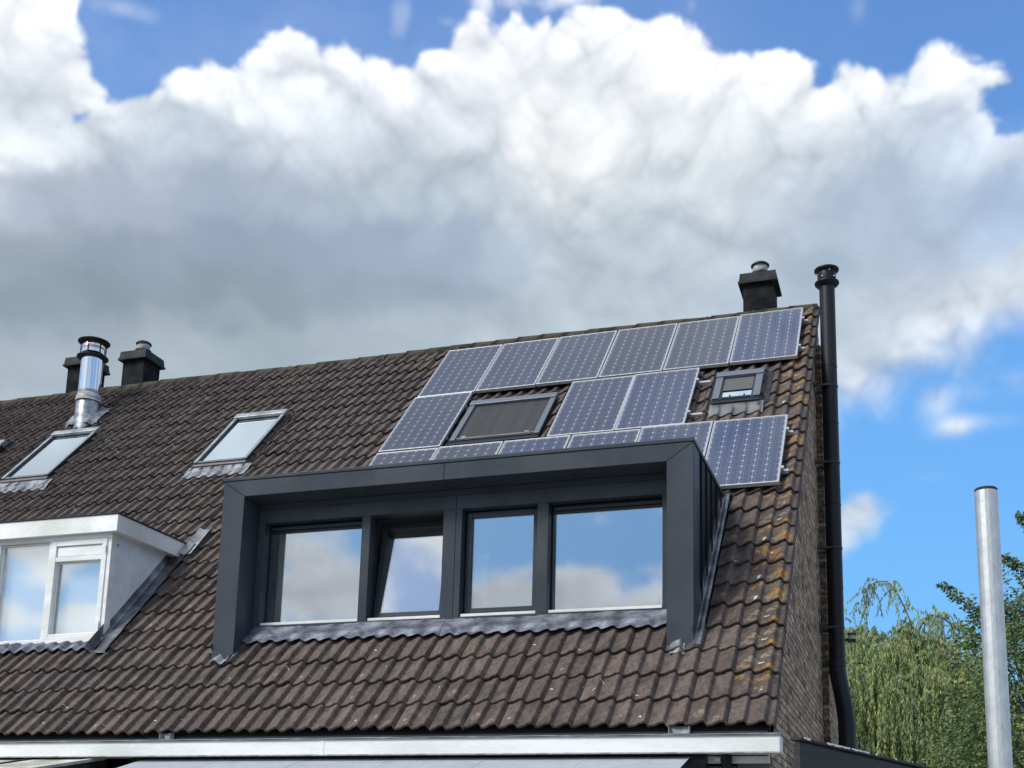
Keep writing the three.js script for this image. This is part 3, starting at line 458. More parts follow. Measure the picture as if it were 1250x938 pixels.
  part('curtain', [bx(-4.975, -4.90, 3.75, 4.9, -1.30, -1.26, 0.01), bx(-2.90, -2.78, 3.95, 4.55, -1.36, -1.33, 0.01)], M.curtain, d);
  const ap = sub('lead_apron', d); roofAxes(ap);
  const us = span(-5.058, -0.955, 200), full = (u, v) => { const k = clamp((1.43 - v) / 0.13), b = tileTop(u, Math.max(v, 1.303)); return mix(0.052, mix(0.034, b, 0.72) + 0.012, k * k) + 0.007 * noise3(u * 7, v * 12, 2) + 0.004 * noise3(u * 23, v * 9, 6); };
  const cuts = [-5.058, -4.06, -3.05, -2.02, -0.955];
  for (let k = 0; k < 4; k++) part('lead_sheet', sheetRoof(us.filter((u) => u > cuts[k] - 0.03 && u < cuts[k + 1] + 0.012), [1.298, 1.32, 1.35, 1.38, 1.42, 1.46, 1.50, 1.535], (u, v) => full(u, v) + (k % 2) * 0.005), M.lead, ap);
  const sf = sub('side_flashing', d); roofAxes(sf);
  part('zinc_strip', sheetRoof([-0.727, -0.724, -0.69, -0.665, -0.655], span(1.0, 3.5, 24), (u, v) => u < -0.725 ? 0.13 : u < -0.7 ? 0.035 : 0.045 + 0.3 * Math.max(0, tileTop(u, v))), M.zinc, sf);
  part('zinc_strip', sheetRoof([-5.36, -5.35, -5.33, -5.30, -5.297], span(1.14, 3.5, 24), (u, v) => u > -5.298 ? 0.13 : u > -5.32 ? 0.035 : 0.04 + 0.3 * Math.max(0, tileTop(u, v))), M.zinc, sf);
  const crumple = (u0, u1, v0, v1, s) => sheetRoof(span(u0, u1, 14), span(v0, v1, 9), (u, v) => tileTop(u, v) + 0.012 + 0.012 * (noise3(u * 22 + s, v * 20, s) + 0.4));
  part('lead_patch', crumple(-5.28, -5.08, 0.985, 1.10, 3.3), M.leadPale, sf); part('lead_patch', crumple(-0.91, -0.79, 0.92, 1.06, 8.7), M.leadPale, sf);
}
// ------------------------------------------------------------------ white dormer next door
{
  const d = thing('dormer', 'older white painted flat-roofed dormer with white framed windows', 'dormer', 'dormers on the roof');
  const Z = -1.0, XR = -6.757, XL = -9.9;
  part('fascia', [bx(XL - 0.1, -6.656, 4.905, 5.082, -0.955, -0.930, 0.004), bx(XL - 0.1, XL - 0.075, 4.905, 5.082, -2.14, -0.956, 0.003)], M.white, d);
  part('side_fascia', prism([[-0.956, 4.906], [-0.956, 5.081], [-2.21, 5.081], [-2.04, 4.906]], -6.681, -6.6565), M.white, d);
  part('roof_edge', [bx(XL - 0.11, -6.645, 5.083, 5.098, -2.22, -0.918, 0.003)], M.rubber, d);
  part('soffit', bx(XL - 0.07, -6.683, 4.912, 4.93, -2.03, -0.957), M.white, d);
  part('cheek', prism([[Z - 0.002, roofY(Z) - 0.06], [Z - 0.002, 4.911], [-2.2, 4.911], [-2.2, roofY(-2.2) - 0.06]], XR - 0.05, XR - 0.003), M.cheek, d);
  part('cheek', prism([[Z - 0.002, roofY(Z) - 0.06], [Z - 0.002, 4.911], [-2.2, 4.911], [-2.2, roofY(-2.2) - 0.06]], XL, XL + 0.05), M.cheek, d);
  part('vent_cap', new THREE.CylinderGeometry(0.016, 0.018, 0.012, 14).rotateZ(Math.PI / 2).translate(XR + 0.001, 4.80, -1.10), M.castGrey, d);
  const fz0 = Z - 0.09, fz1 = Z;
  part('frame', [bx(XL, XR, 4.862, 4.911, fz0, fz1, 0.003), bx(XL, XR + 0.004, 3.765, 3.812, fz0 - 0.02, fz1 + 0.03, 0.004), bx(-6.798, XR, 3.813, 4.861, fz0, fz1, 0.003), bx(-7.527, -7.492, 3.813, 4.861, fz0, fz1, 0.003), bx(-8.20, -8.153, 3.813, 4.861, fz0, fz1, 0.003), bx(XL, XL + 0.045, 3.813, 4.861, fz0, fz1, 0.003)], M.whiteTrim, d);
  for (const [a, b, fixed] of [[-8.151, -7.529, 1], [-7.490, -6.800, 0], [-8.90, -8.202, 0], [XL + 0.047, -8.902, 1]]) {
    const w = sub('window', d);
    if (fixed) { part('bead', frameBars(a, b, 3.814, 4.860, Z - 0.075, Z - 0.03, 0.016), M.whiteTrim, w); part('pane', bx(a + 0.016, b - 0.016, 3.83, 4.844, Z - 0.058, Z - 0.05), M.oldGlass, w); part('net_curtain', bx(a + 0.01, b - 0.01, 3.83, 4.84, Z - 0.13, Z - 0.12, 0.004), M.net, w); } else {
      const top = 4.66;
      part('sash', [...frameBars(a + 0.004, b - 0.004, 3.817, 4.858, Z - 0.07, Z + 0.012, 0.058, 0.052), bx(a + 0.062, b - 0.062, 4.635, 4.683, Z - 0.065, Z + 0.008, 0.003)], M.whiteTrim, w);
      part('vent_panel', bx(a + 0.066, b - 0.066, 4.690, 4.796, Z - 0.03, Z - 0.006, 0.004), M.whiteTrim, w);
      part('bead', frameBars(a + 0.062, b - 0.062, 3.869, 4.635, Z - 0.06, Z - 0.035, 0.013), M.whiteTrim, w);
      part('pane', bx(a + 0.075, b - 0.075, 3.882, 4.622, Z - 0.056, Z - 0.049), M.oldGlass, w);
      part('net_curtain', bx(a + 0.04, b - 0.04, 3.83, 4.65, Z - 0.13, Z - 0.12, 0.004), M.net, w);
      part('hinge', [bx(b - 0.016, b - 0.004, 4.70, 4.78, Z + 0.012, Z + 0.02, 0.003), bx(b - 0.016, b - 0.004, 3.90, 3.98, Z + 0.012, Z + 0.02, 0.003)], M.castGrey, w);
    }
  }
  part('room_lining', [bx(XL + 0.06, XR - 0.06, 3.60, 3.66, -2.8, -1.12), bx(XL + 0.06, XR - 0.06, 3.6, 4.9, -2.86, -2.80), bx(XL + 0.06, XR - 0.06, 4.86, 4.9, -2.8, -1.12)], M.curtain, d);
  part('roof_slab', bx(XL - 0.07, -6.69, 4.95, 5.08, -2.2, -0.96), M.white, d);
  const ap = sub('lead_apron', d); roofAxes(ap);
  const v1 = 1.50;
  for (let k = 0; k < 3; k++) part('lead_sheet', sheetRoof(span(-9.9 + k * 1.05, -8.82 + k * 1.05, 60), [1.298, 1.32, 1.35, 1.39, 1.43, 1.47, v1], (u, v) => { const q = clamp((v1 - v) / 0.14); return mix(0.03, tileTop(u, Math.max(v, 1.303)) + 0.010, q * q * (3 - 2 * q)) + (k % 2) * 0.004 + 0.004 * noise3(u * 8, v * 12, 5); }), M.lead, ap);
  const sf = sub('side_gutter', d); roofAxes(sf);
  part('zinc_strip', sheetRoof([-6.762, -6.756, -6.72, -6.64, -6.58, -6.56, -6.545], [...span(1.24, 3.22, 26)], (u, v) => (u < -6.759 ? 0.13 : u < -6.7 ? 0.034 : u < -6.57 ? 0.03 : 0.05 + 0.5 * Math.max(0, tileTop(u, v))) + 0.006 * noise3(u * 11, v * 4, 1)), M.zinc, sf);
  part('zinc_strip', sheetRoof([-6.64, -6.60, -6.56, -6.54, -6.50], span(3.0, 3.52, 8), (u, v) => 0.055 + (u < -6.62 ? 0.03 : u > -6.52 ? 0.012 : 0) + 0.004 * noise3(u * 9, v * 6, 4)), M.leadPale, sf);
  part('gutter_stop', bx(-6.665, -6.60, 5.03, 5.085, -2.27, -2.18, 0.006), M.leadPale, d);
}
// ------------------------------------------------------------------ roof windows
function roofWindow(u0, u1, v0, v1, o, label) {
  const t = thing('roof_window', label, 'roof window', 'roof windows in the tiles', roofAt((u0 + u1) / 2, v0)); t.rotation.x = PITCH - Math.PI / 2;
  const w = (u1 - u0) / 2, L = v1 - v0, s = o.side ?? 0.055, top = 0.085;
  part('frame', [bx(-w, -w + s, 0, L - 0.1, -0.05, top - 0.012, 0.004), bx(w - s, w, 0, L - 0.1, -0.05, top - 0.012, 0.004), bx(-w + s, w - s, 0, 0.05, -0.05, top - 0.016, 0.004), bx(-w + s, w - s, L - 0.12, L - 0.05, -0.05, top - 0.016, 0.004)], M.darkFrame, t);
  for (const k of [-1, 1]) part('side_cover', bx(k < 0 ? -w - 0.004 : w - s * 0.78, k < 0 ? -w + s * 0.78 : w + 0.004, 0.02, L - 0.11, top - 0.010, top + 0.004, 0.005), o.cover ?? M.coverPale, t);
  part('bottom_cover', [bx(-w - 0.002, w + 0.002, -0.045, 0.012, 0.002, top - 0.02, 0.006), bx(-w + s, w - s, 0.013, 0.055, top - 0.014, top - 0.004, 0.004)], o.bottom ?? M.frameGrey, t);
  part('hood', [bx(-w - 0.012, w + 0.012, L - 0.115, L, 0.02, top + 0.022, 0.012)], o.hood ?? M.coverPale, t);
  part('pane', bx(-w + s, w - s, 0.05, L - 0.12, top - 0.035, top - 0.028), M.skyGlass, t);
  part('shaft', [bx(-w + 0.02, w - 0.02, 0.02, L - 0.05, -0.30, -0.28)], M.room, t);
  if (o.screen) { part('sun_screen', bx(-w + s * 0.8, w - s * 0.8, 0.075, L - 0.10, top - 0.022, top - 0.018), M.screen, t); part('screen_bar', [bx(-w + s * 0.8, w - s * 0.8, 0.058, 0.082, top - 0.02, top - 0.004, 0.005)], M.frameGrey, t); for (const x of [-w + 0.16, w - 0.16]) part('screen_clip', bx(x - 0.03, x + 0.03, 0.07, 0.10, top - 0.012, top + 0.004, 0.004), M.coverPale, t); }
  if (o.blind) { for (let k = 0; k < 7; k++) part('blind_fold', bx(-w + s, w - s, L - 0.135 - 0.045 * (k + 1), L - 0.135 - 0.045 * k - 0.004, top - 0.020 - 0.003 * (k % 2), top - 0.015, 0.002), M.blind, t); for (const x of [-0.07, 0.09]) part('clip', bx(x - 0.008, x + 0.008, 0.05, 0.10, top - 0.02, top - 0.002, 0.003), M.black, t); }
  // flashing: dark side channels and a pleated apron below
  const C = (u0 + u1) / 2, nn = (u, v) => tileTop(C + u, v0 + v) + 0.009;
  part('flashing', [sheetRoof([-w - 0.10, -w - 0.05, -w - 0.003], span(-0.06, L + 0.06, 12), (u, v) => u < -w - 0.09 ? nn(u, v) + 0.004 : 0.012), sheetRoof([w + 0.003, w + 0.05, w + 0.10], span(-0.06, L + 0.06, 12), (u, v) => u > w + 0.09 ? nn(u, v) + 0.004 : 0.012)], M.darkFrame, t);
  const a0 = o.apron ?? 0.30, wr = o.wide ?? 0.10;
  part('apron', sheetRoof(span(-w - wr * 0.4, w + wr, Math.round((2 * w + 0.2) / 0.012)), [-a0, -a0 + 0.03, -a0 + 0.07, -a0 + 0.13, -0.10, -0.04], (u, v) => { const k = clamp((-v - 0.04) / (a0 - 0.14)); return mix(0.04, mix(0.03, nn(u, Math.max(v, -a0 + 0.012)), 0.75) + 0.008, k * k) + 0.003 * noise3((C + u) * 9, v * 11, 7); }), o.apronMat ?? M.leadPale, t);
  return t;
}
roofWindow(-7.610, -6.850, 5.215, 6.585, {}, 'roof window with light metal hood, nearest the bare ridge between dormers, mirroring the sky');
roofWindow(-10.655, -9.895, 5.285, 6.670, {}, 'roof window with light metal hood just below the shiny steel flue');
roofWindow(-12.22, -11.46, 5.20, 6.57, {}, 'roof window at the cut-off edge beyond the steel flue, only a corner showing');
roofWindow(-4.105, -3.005, 5.155, 6.215, { side: 0.085, screen: 1, cover: M.coverBlue, hood: M.coverBlue, bottom: M.darkFrame, apron: 0.2, wide: 0.05, apronMat: M.darkFrame }, 'wide roof window with dark sun screen, framed by solar panels');
roofWindow(-1.065, -0.535, 5.595, 6.290, { side: 0.10, blind: 1, cover: M.coverBlue, hood: M.coverBlue, bottom: M.darkFrame, apron: 0.30, wide: 0.05, apronMat: M.frameGrey }, 'small roof window with half-drawn blind near the gable edge');

// ------------------------------------------------------------------ solar panels
{
  const W = 0.782, L = 1.462, H = 0.04, t = thing('solar_panel', '', 'solar panel', 'solar panels');
  part('frame', [bx(-W / 2, W / 2, 0, 0.019, 0, H, 0.003), bx(-W / 2, W / 2, L - 0.019, L, 0, H, 0.003), bx(-W / 2, -W / 2 + 0.014, 0.019, L - 0.019, 0.001, H - 0.0005, 0.003), bx(W / 2 - 0.014, W / 2, 0.019, L - 0.019, 0.001, H - 0.0005, 0.003)], M.panelFrame, t);
  part('backsheet', bx(-W / 2 + 0.0135, W / 2 - 0.0135, 0.0185, L - 0.0185, 0.022, H - 0.006), M.backsheet, t);
  const px = (W - 0.046) / 6, py = (L - 0.058) / 12, gs = [], bars = [];
  const cw = px / 2 - 0.0026, ch = py / 2 - 0.0026, k = 0.017;
  for (let i = 0; i < 6; i++) for (let j = 0; j < 12; j++) {
    const s = new THREE.Shape([[-cw + k, -ch], [cw - k, -ch], [cw, -ch + k], [cw, ch - k], [cw - k, ch], [-cw + k, ch], [-cw, ch - k], [-cw, -ch + k]].map((p) => new THREE.Vector2(...p)));
    gs.push(new THREE.ShapeGeometry(s).translate(-W / 2 + 0.023 + px * (i + 0.5), 0.029 + py * (j + 0.5), H - 0.0045).toNonIndexed());
  }
  for (let i = 0; i < 6; i++) for (const q of [0.26, 0.74]) bars.push(new THREE.PlaneGeometry(0.0034, L - 0.062).translate(-W / 2 + 0.023 + px * (i + q), L / 2, H - 0.0030));
  const cells = part('solar_cells', gs, M.cells[0], t); cells.userData.kind = 'stuff';
  part('busbars', bars, M.busbar, t).userData.kind = 'stuff';
  const rails = [0.30, 1.14].map((v) => part('mounting_rail', bx(-W / 2, W / 2, v - 0.02, v + 0.02, -0.036, -0.001, 0.002), M.panelFrame, t));
  const place = (o, uc, v) => { o.position.set(...roofAt(uc, v, 0.07)); o.rotation.x = PITCH - Math.PI / 2; };
  let first = true; const r = rng(616);
  const add = (uc, v, label, ends) => {
    const o = first ? t : t.clone(); if (!first) { o.name = numbered('solar_panel'); o.userData = { ...t.userData }; scene.add(o); } first = false;
    o.userData.label = label; place(o, uc, v); o.rotation.x += (r() - 0.5) * 0.010; o.rotation.z = (r() - 0.5) * 0.005;
    o.children.find((c) => c.name === 'solar_cells').material = M.cells[Math.floor(r() * 4)];
    if (ends) for (const vv of [0.30, 1.14]) { part('rail_end', bx(W / 2 + 0.001, W / 2 + ends, vv - 0.02, vv + 0.02, -0.036, -0.001, 0.002), M.panelFrame, o); part('end_clamp', bx(W / 2 + 0.002, W / 2 + 0.03, vv - 0.03, vv + 0.012, 0, H + 0.004, 0.003), M.panelFrame, o); }
  };
  const P = 0.7965, ORD = ['first', 'second', 'third', 'fourth', 'fifth'];
  for (let i = 0; i < 6; i++) add(-0.173 - W / 2 - P * (5 - i), 6.515 + 0.008 * (i - 3), i === 5 ? 'solar panel below the chimney at the gable end of the ridge row' : 'solar panel in the ridge row, ' + ORD[i] + ' from the bare tiles', i === 5 ? 0.07 : 0);
  add(-4.955 + W / 2, 5.012, 'solar panel between bare tiles and the screened roof window');
  add(-2.868 + W / 2, 5.005, 'solar panel in the middle row touching the opening of the screened roof window');
  add(-2.868 + W / 2 + 0.789, 5.010, 'solar panel in the middle row beside the small roof window', 0.16);
  for (let i = 0; i < 6; i++) add(-0.186 - W / 2 - P * (5 - i), 3.545 - 0.02 + 0.008 * (i - 3), i === 5 ? 'solar panel standing clear beside the dormer cheek, above bare verge tiles' : 'solar panel half hidden behind the grey dormer, ' + ORD[i] + ' from the bare tiles', i === 5 ? 0.07 : 0);
}
// ------------------------------------------------------------------ chimneys and flues
function cowl(x, z, y, r, light, t, ringM = M.black) {
  part('cowl_ring', lathe([[r * 0.7, y], [r * 1.05, y + 0.018], [r * 1.05, y + 0.04], [r * 0.72, y + 0.055], [r * 0.7, y]], x, z), ringM, t);
  part('cowl_drum', lathe([[r * 0.80, y + 0.05], [r * 0.82, y + 0.06], [r * 0.82, y + 0.125], [r * 0.78, y + 0.14]], x, z), light, t);
  part('cowl_lid', lathe([[0.001, y + 0.185], [r * 0.8, y + 0.178], [r * 1.02, y + 0.155], [r * 1.02, y + 0.142], [r * 0.7, y + 0.140], [0.001, y + 0.140]], x, z), ringM, t);
}
function chimney(x0, label, cap, pipe) {
  const t = thing('chimney', label, 'chimney', 'chimneys on the ridge'), w = 0.395, x1 = x0 + w, z1 = -5.69, z0 = z1 - 0.40, yc = cap;
  part('shaft', bx(x0, x1, 8.45, yc, z0, z1, 0.006), M.chimney, t);
  const o = 0.045, g = (y, e) => [[x0 - e, y, z1 + e], [x1 + e, y, z1 + e], [x1 + e, y, z0 - e], [x0 - e, y, z0 - e]];
  const P = [...g(yc - 0.03, o + 0.012), ...g(yc, o + 0.012), ...g(yc + 0.006, o), ...g(yc + 0.115, o - 0.012)];
  const Q = [[3, 2, 1, 0]]; for (let k = 0; k < 3; k++) for (let i = 0; i < 4; i++) { const j = (i + 1) % 4; Q.push([k * 4 + i, k * 4 + j, k * 4 + 4 + j, k * 4 + 4 + i]); } Q.push([12, 13, 14, 15]);
  part('cap', poly(P, Q), M.chimneyCap, t);
  if (pipe) { const cx = (x0 + x1) / 2 + 0.005, cz = (z0 + z1) / 2; part('pipe', cyl(0.085, 0.085, yc + 0.10, yc + 0.19, cx, cz), M.rubber, t); cowl(cx, cz, yc + 0.165, 0.118, M.castGrey, t); }
  return t;
}
chimney(-0.965, 'dark rendered chimney with pale cowl above the solar panels', 9.215, true);
chimney(-10.555, 'dark rendered chimney with small cowl, standing free beside the steel flue', 9.255, true);
chimney(-11.59, 'dark rendered chimney without cowl, partly behind the steel flue', 9.275, false);
{
  const t = thing('flue_pipe', 'shiny stainless steel flue with black rimmed cowl rising from the tiles', 'flue'), x = -10.45, z = -4.87;
  part('base_pipe', lathe([[0.178, 7.72], [0.168, 8.20], [0.160, 8.22]], x, z), M.steelDull, t);
  part('storm_collar', lathe([[0.158, 8.335], [0.172, 8.30], [0.182, 8.235], [0.188, 8.21], [0.175, 8.205]], x, z), M.castGrey, t);
  part('pipe', lathe([[0.156, 8.20], [0.156, 8.90]], x, z), M.steel, t);
  part('clamp_band', lathe([[0.157, 8.335], [0.161, 8.34], [0.161, 8.375], [0.157, 8.38]], x, z), M.steelDull, t);
  part('lower_rim', lathe([[0.150, 8.885], [0.205, 8.893], [0.226, 8.905], [0.226, 8.914], [0.17, 8.925], [0.12, 8.93]], x, z), M.black, t);
  part('cowl_drum', [lathe([[0.165, 8.965], [0.168, 8.975], [0.168, 9.12], [0.165, 9.125]], x, z), lathe([[0.12, 8.94], [0.12, 9.12]], x, z)], M.steel, t);
  part('inner_band', lathe([[0.170, 9.025], [0.171, 9.03], [0.171, 9.055], [0.170, 9.06]], x, z), M.copper, t);
  for (let k = 0; k < 6; k++) { const a = k * Math.PI / 3 + 0.3; part('strut', cyl(0.007, 0.007, 8.93, 9.13, x + 0.178 * Math.cos(a), z + 0.178 * Math.sin(a), 8), M.black, t); }
  part('upper_rim', lathe([[0.12, 9.125], [0.20, 9.132], [0.230, 9.148], [0.230, 9.158], [0.18, 9.172], [0.001, 9.180]], x, z), M.black, t);
  const sk = sub('lead_skirt', t); roofAxes(sk);
  const C = 7.12; part('lead_sheet', sheetRoof(span(-10.75, -10.15, 30), span(C - 0.15, C + 0.33, 14), (u, v) => { const d = Math.hypot(u + 10.45, v - C - 0.1), k = sstep(0.36, 0.20, d); return mix(tileTop(u, v) + 0.014 + 0.012 * noise3(u * 14, v * 14, 3), 0.10, k); }), M.lead, sk);
}
{
  const t = thing('flue_pipe', 'tall matt black flue pipe clamped to the brick gable, with cowl and bottom elbow', 'flue'), z = -5.0, x = 0.145, r = 0.092;
  part('pipe', [lathe([[r, 3.99], [r, 8.70]], x, z), ...[4.9, 5.9, 6.9, 7.62].map((y) => lathe([[r + 0.0005, y - 0.006], [r + 0.004, y - 0.004], [r + 0.004, y + 0.004], [r + 0.0005, y + 0.006]], x, z))], M.flueBlack, t);
  const el = new THREE.CatmullRomCurve3([[0.145, 4.01, z], [0.147, 3.93, z], [0.165, 3.82, z], [0.205, 3.58, z], [0.228, 3.38, z], [0.235, 3.29, z]].map((p) => new V3(...p)));
  part('elbow', [new THREE.TubeGeometry(el, 30, r + 0.002, 28).toNonIndexed()], M.flueBlack, t);
  part('elbow_collar', [lathe([[r + 0.003, 3.97], [r + 0.007, 3.975], [r + 0.007, 4.05], [r + 0.003, 4.055]], x, z), lathe([[r + 0.003, 3.90], [r + 0.007, 3.905], [r + 0.007, 3.935], [r + 0.003, 3.94]], x + 0.001, z)], M.flueBlack, t);
  part('lower_pipe', [lathe([[r + 0.006, 0], [r + 0.006, 3.315], [r + 0.002, 3.33]], 0.235, z)], M.flueBlack, t);
  part('lower_rim', lathe([[r + 0.002, 8.655], [0.125, 8.675], [0.146, 8.70], [0.146, 8.715], [0.105, 8.735], [0.07, 8.74]], x, z), M.flueBlack, t);
  part('cowl_drum', lathe([[0.108, 8.725], [0.110, 8.735], [0.110, 8.855], [0.108, 8.865]], x, z), M.flueBlack, t);
  for (const [a, y] of [[1.2, 8.84], [2.0, 8.765], [0.55, 8.77], [2.9, 8.83]]) part('bolt', new THREE.SphereGeometry(0.011, 10, 8).translate(x + 0.112 * Math.cos(a), y, z + 0.112 * Math.sin(a)), M.steel, t);
  part('upper_rim', lathe([[0.09, 8.845], [0.125, 8.852], [0.147, 8.872], [0.147, 8.888], [0.10, 8.905], [0.001, 8.912]], x, z), M.flueBlack, t);
  for (const y of [4.44, 5.38, 6.42, 7.38]) part('wall_bracket', [bx(-0.028, 0.145, y - 0.035, y - 0.005, -5.13, -5.105, 0.003), bx(-0.028, 0.145, y - 0.035, y - 0.005, -4.90, -4.875, 0.003), bx(-0.033, -0.024, y - 0.06, y + 0.02, -5.15, -4.86, 0.003), lathe([[r + 0.001, y - 0.024], [r + 0.006, y - 0.022], [r + 0.006, y + 0.0], [r + 0.001, y + 0.002]], x, z)], M.black, t);
}
{
  const t = thing('wall_lamp', 'small dark outdoor lamp sticking out behind the black flue', 'lamp'), z = -5.28, x = 0.30;
  part('arm', bx(0.036, x + 0.02, 4.33, 4.355, z - 0.03, z + 0.0, 0.003), M.black, t);
  part('lamp_body', [bx(x - 0.045, x + 0.05, 4.315, 4.34, z - 0.06, z + 0.05, 0.004), bx(x - 0.045, x + 0.05, 4.395, 4.415, z - 0.06, z + 0.05, 0.004)], M.black, t);
  part('lamp_glass', bx(x - 0.035, x + 0.04, 4.341, 4.394, z - 0.05, z + 0.04, 0.004), M.castGrey, t);
}
// ------------------------------------------------------------------ gutter, downpipe, awning, canopy
{
  const t = thing('gutter', 'long white box gutter with grey metal lip along the eaves', 'gutter');
  part('trough', prism([[0.15, 2.508], [0.15, 2.634], [0.132, 2.634], [0.132, 2.526], [-0.03, 2.526], [-0.03, 2.62], [-0.045, 2.62], [-0.045, 2.508]], LEFT, 0.050), M.gutter, t);
  for (const x of [-3.62, -7.6, -11.6]) part('joint_sleeve', bx(x - 0.02, x + 0.02, 2.506, 2.6365, 0.1505, 0.1535, 0.001), M.gutter, t);
  part('end_cap', bx(0.0505, 0.057, 2.508, 2.634, -0.045, 0.15, 0.002), M.gutter, t);
  part('metal_lip', [prism([[0.162, 2.630], [0.164, 2.640], [0.154, 2.648], [0.128, 2.645], [0.128, 2.636], [0.152, 2.636]], LEFT, 0.066), bx(0.052, 0.070, 2.634, 2.646, -0.045, 0.13, 0.003)], M.zinc, t);
  part('bottom_bead', prism([[0.153, 2.503], [0.153, 2.513], [0.1505, 2.513], [0.1505, 2.503]], LEFT, 0.054), M.castGrey, t);
  for (const [x, k] of [[-0.705, 0.075], [-5.22, 0.05]]) part('outlet_tray', [bx(x - k, x + k, 2.662, 2.667, -0.04, 0.03, 0.002), poly([[x - k, 2.668, -0.03], [x + k, 2.668, -0.03], [x + k * 1.1, 2.725, -0.045], [x - k * 1.1, 2.725, -0.045]], [[0, 1, 2, 3]]), bx(x - k - 0.004, x - k, 2.662, 2.72, -0.045, 0.02), bx(x + k, x + k + 0.004, 2.662, 2.72, -0.045, 0.02)], M.leadPale, t);
}
{
  const t = thing('downpipe', 'dark grey downpipe below the gutter end', 'downpipe');
  part('pipe', cyl(0.039, 0.039, 0, 2.50, -0.352, -0.015, 24), M.chimneyCap, t); part('socket', cyl(0.045, 0.045, 2.30, 2.40, -0.352, -0.015, 24), M.chimneyCap, t);
}
{
  const t = thing('awning', 'pale grey extended fabric awning below the gutter', 'awning'), A = 16.2 * D2R, L = 2.3, y0 = 2.515, z0 = -0.06;
  const along = (s, n = 0) => [y0 - s * Math.sin(A) + n * Math.cos(A), z0 + s * Math.cos(A) + n * Math.sin(A)];
  const strips = 6;
  for (let k = 0; k < strips; k++) { const a = -5.42 + k * 4.80 / strips, b = a + 4.80 / strips; const p = [[0, 0], [L, 0], [L, -0.004], [0, -0.004]].map(([s, n]) => along(s, n)); part('fabric_strip', prism(p.map(([y, z]) => [z, y + (k % 2) * 0.0006]), a + 0.004, b - 0.002), M.awning, t); part('seam', prism([[0, 0.002], [L, 0.002], [L, 0.0008], [0, 0.0008]].map(([s, n]) => { const [y, z] = along(s, n); return [z, y]; }), b - 0.008, b + 0.008), M.awning, t); }
  part('cassette', [new THREE.CylinderGeometry(0.075, 0.075, 5.02, 24).rotateZ(Math.PI / 2).translate(-3.01, 2.445, -0.02), bx(-0.60, -0.512, 2.36, 2.505, -0.098, 0.03, 0.012), bx(-5.52, -5.43, 2.36, 2.505, -0.098, 0.03, 0.012)], M.darkFrame, t);
  part('front_bar', prism([[L, 0.03], [L + 0.06, 0.03], [L + 0.06, -0.06], [L, -0.06]].map(([s, n]) => { const [y, z] = along(s, n); return [z, y]; }), -5.43, -0.60), M.darkFrame, t);
  for (const x of [-4.6, -1.4]) part('arm', prism([[0.03, -0.05], [L, -0.05], [L, -0.09], [0.03, -0.09]].map(([s, n]) => { const [y, z] = along(s, n); return [z, y]; }), x - 0.025, x + 0.025), M.darkFrame, t);
}
{
  const t = thing('canopy', 'pale panelled lean-to canopy with dark side board on the neighbouring house', 'canopy'), A = 10.8 * D2R, L = 3.2, y0 = 2.522, z0 = -0.06;
  const quad = (s0, s1, n0, n1) => [[s0, n1], [s1, n1], [s1, n0], [s0, n0]].map(([s, n]) => [z0 + s * Math.cos(A) + n * Math.sin(A), y0 - s * Math.sin(A) + n * Math.cos(A)]);
  for (let k = 0; k < 6; k++) { const b = -5.90 - k * 0.62; part('roof_panel', prism(quad(0, L, -0.02, k === 0 ? -0.001 : -0.004), b - 0.60, b), M.canopyPale, t); part('glazing_bar', prism(quad(0, L, -0.03, 0.012), b - 0.62, b - 0.602), M.chimneyCap, t); }
  part('edge_trim', prism(quad(0, L, -0.02, 0.006), -5.898, -5.845), M.canopyPale, t);
  part('side_board', prism([quad(0, L, -0.022, 0)[3], quad(0, L, -0.022, 0)[2], [z0 + L * Math.cos(A), 1.6], [z0, 2.1]], -5.885, -5.850), M.chimneyCap, t);
  for (const x of [-9.5, -5.9]) part('post', bx(x - 0.05, x + 0.05, 0, 1.9, 2.95, 3.05, 0.005), M.canopyPale, t);
}
// ------------------------------------------------------------------ garden: black fence and galvanised post
{
  const t = thing('fence_panel', 'black painted board fence with worn white edge beside the brick gable', 'fence', null, [0.555, 0, 3.918]); const ang = Math.atan2(1.508, 0.524); t.rotation.y = ang;
  const r = rng(31), Lf = 2.9;
  for (let k = 0; k < 10; k++) part('board', bx(0.004, Lf, k * 0.218 + 0.002, Math.min(k * 0.218 + 0.216, 2.186), -0.03 + r() * 0.001, 0, 0.004), M.fence, t);
  part('top_rail', bx(0, Lf + 0.01, 2.187, 2.20, -0.045, 0.008, 0.003), M.fence, t);
  for (const x of [0.6, 1.45, 2.85]) part('post', bx(x - 0.03, x + 0.03, 0, 2.18, -0.095, -0.032, 0.004), M.fence, t);
  const chips = []; for (const [a, b] of [[0.03, 0.085], [0.26, 0.50], [0.53, 0.72], [0.80, 0.815], [1.05, 1.06]]) { let x = a; while (x < b) { const w = 0.012 + 0.03 * r(); chips.push(bx(x, Math.min(b, x + w), 2.192 + 0.004 * r(), 2.2012 + 0.0006 * r(), 0.004, 0.0088 + 0.0006 * r())); x += w; } }
  chips.push(bx(0.46, 0.62, 2.10, 2.104, 0.0003, 0.0012), bx(0.55, 0.60, 2.085, 2.089, 0.0003, 0.0012), bx(0.66, 0.70, 2.092, 2.097, 0.0003, 0.0012));
  part('paint_chips', chips, M.flake, t, 'worn white edge where the black paint has chipped').userData.kind = 'stuff';
}
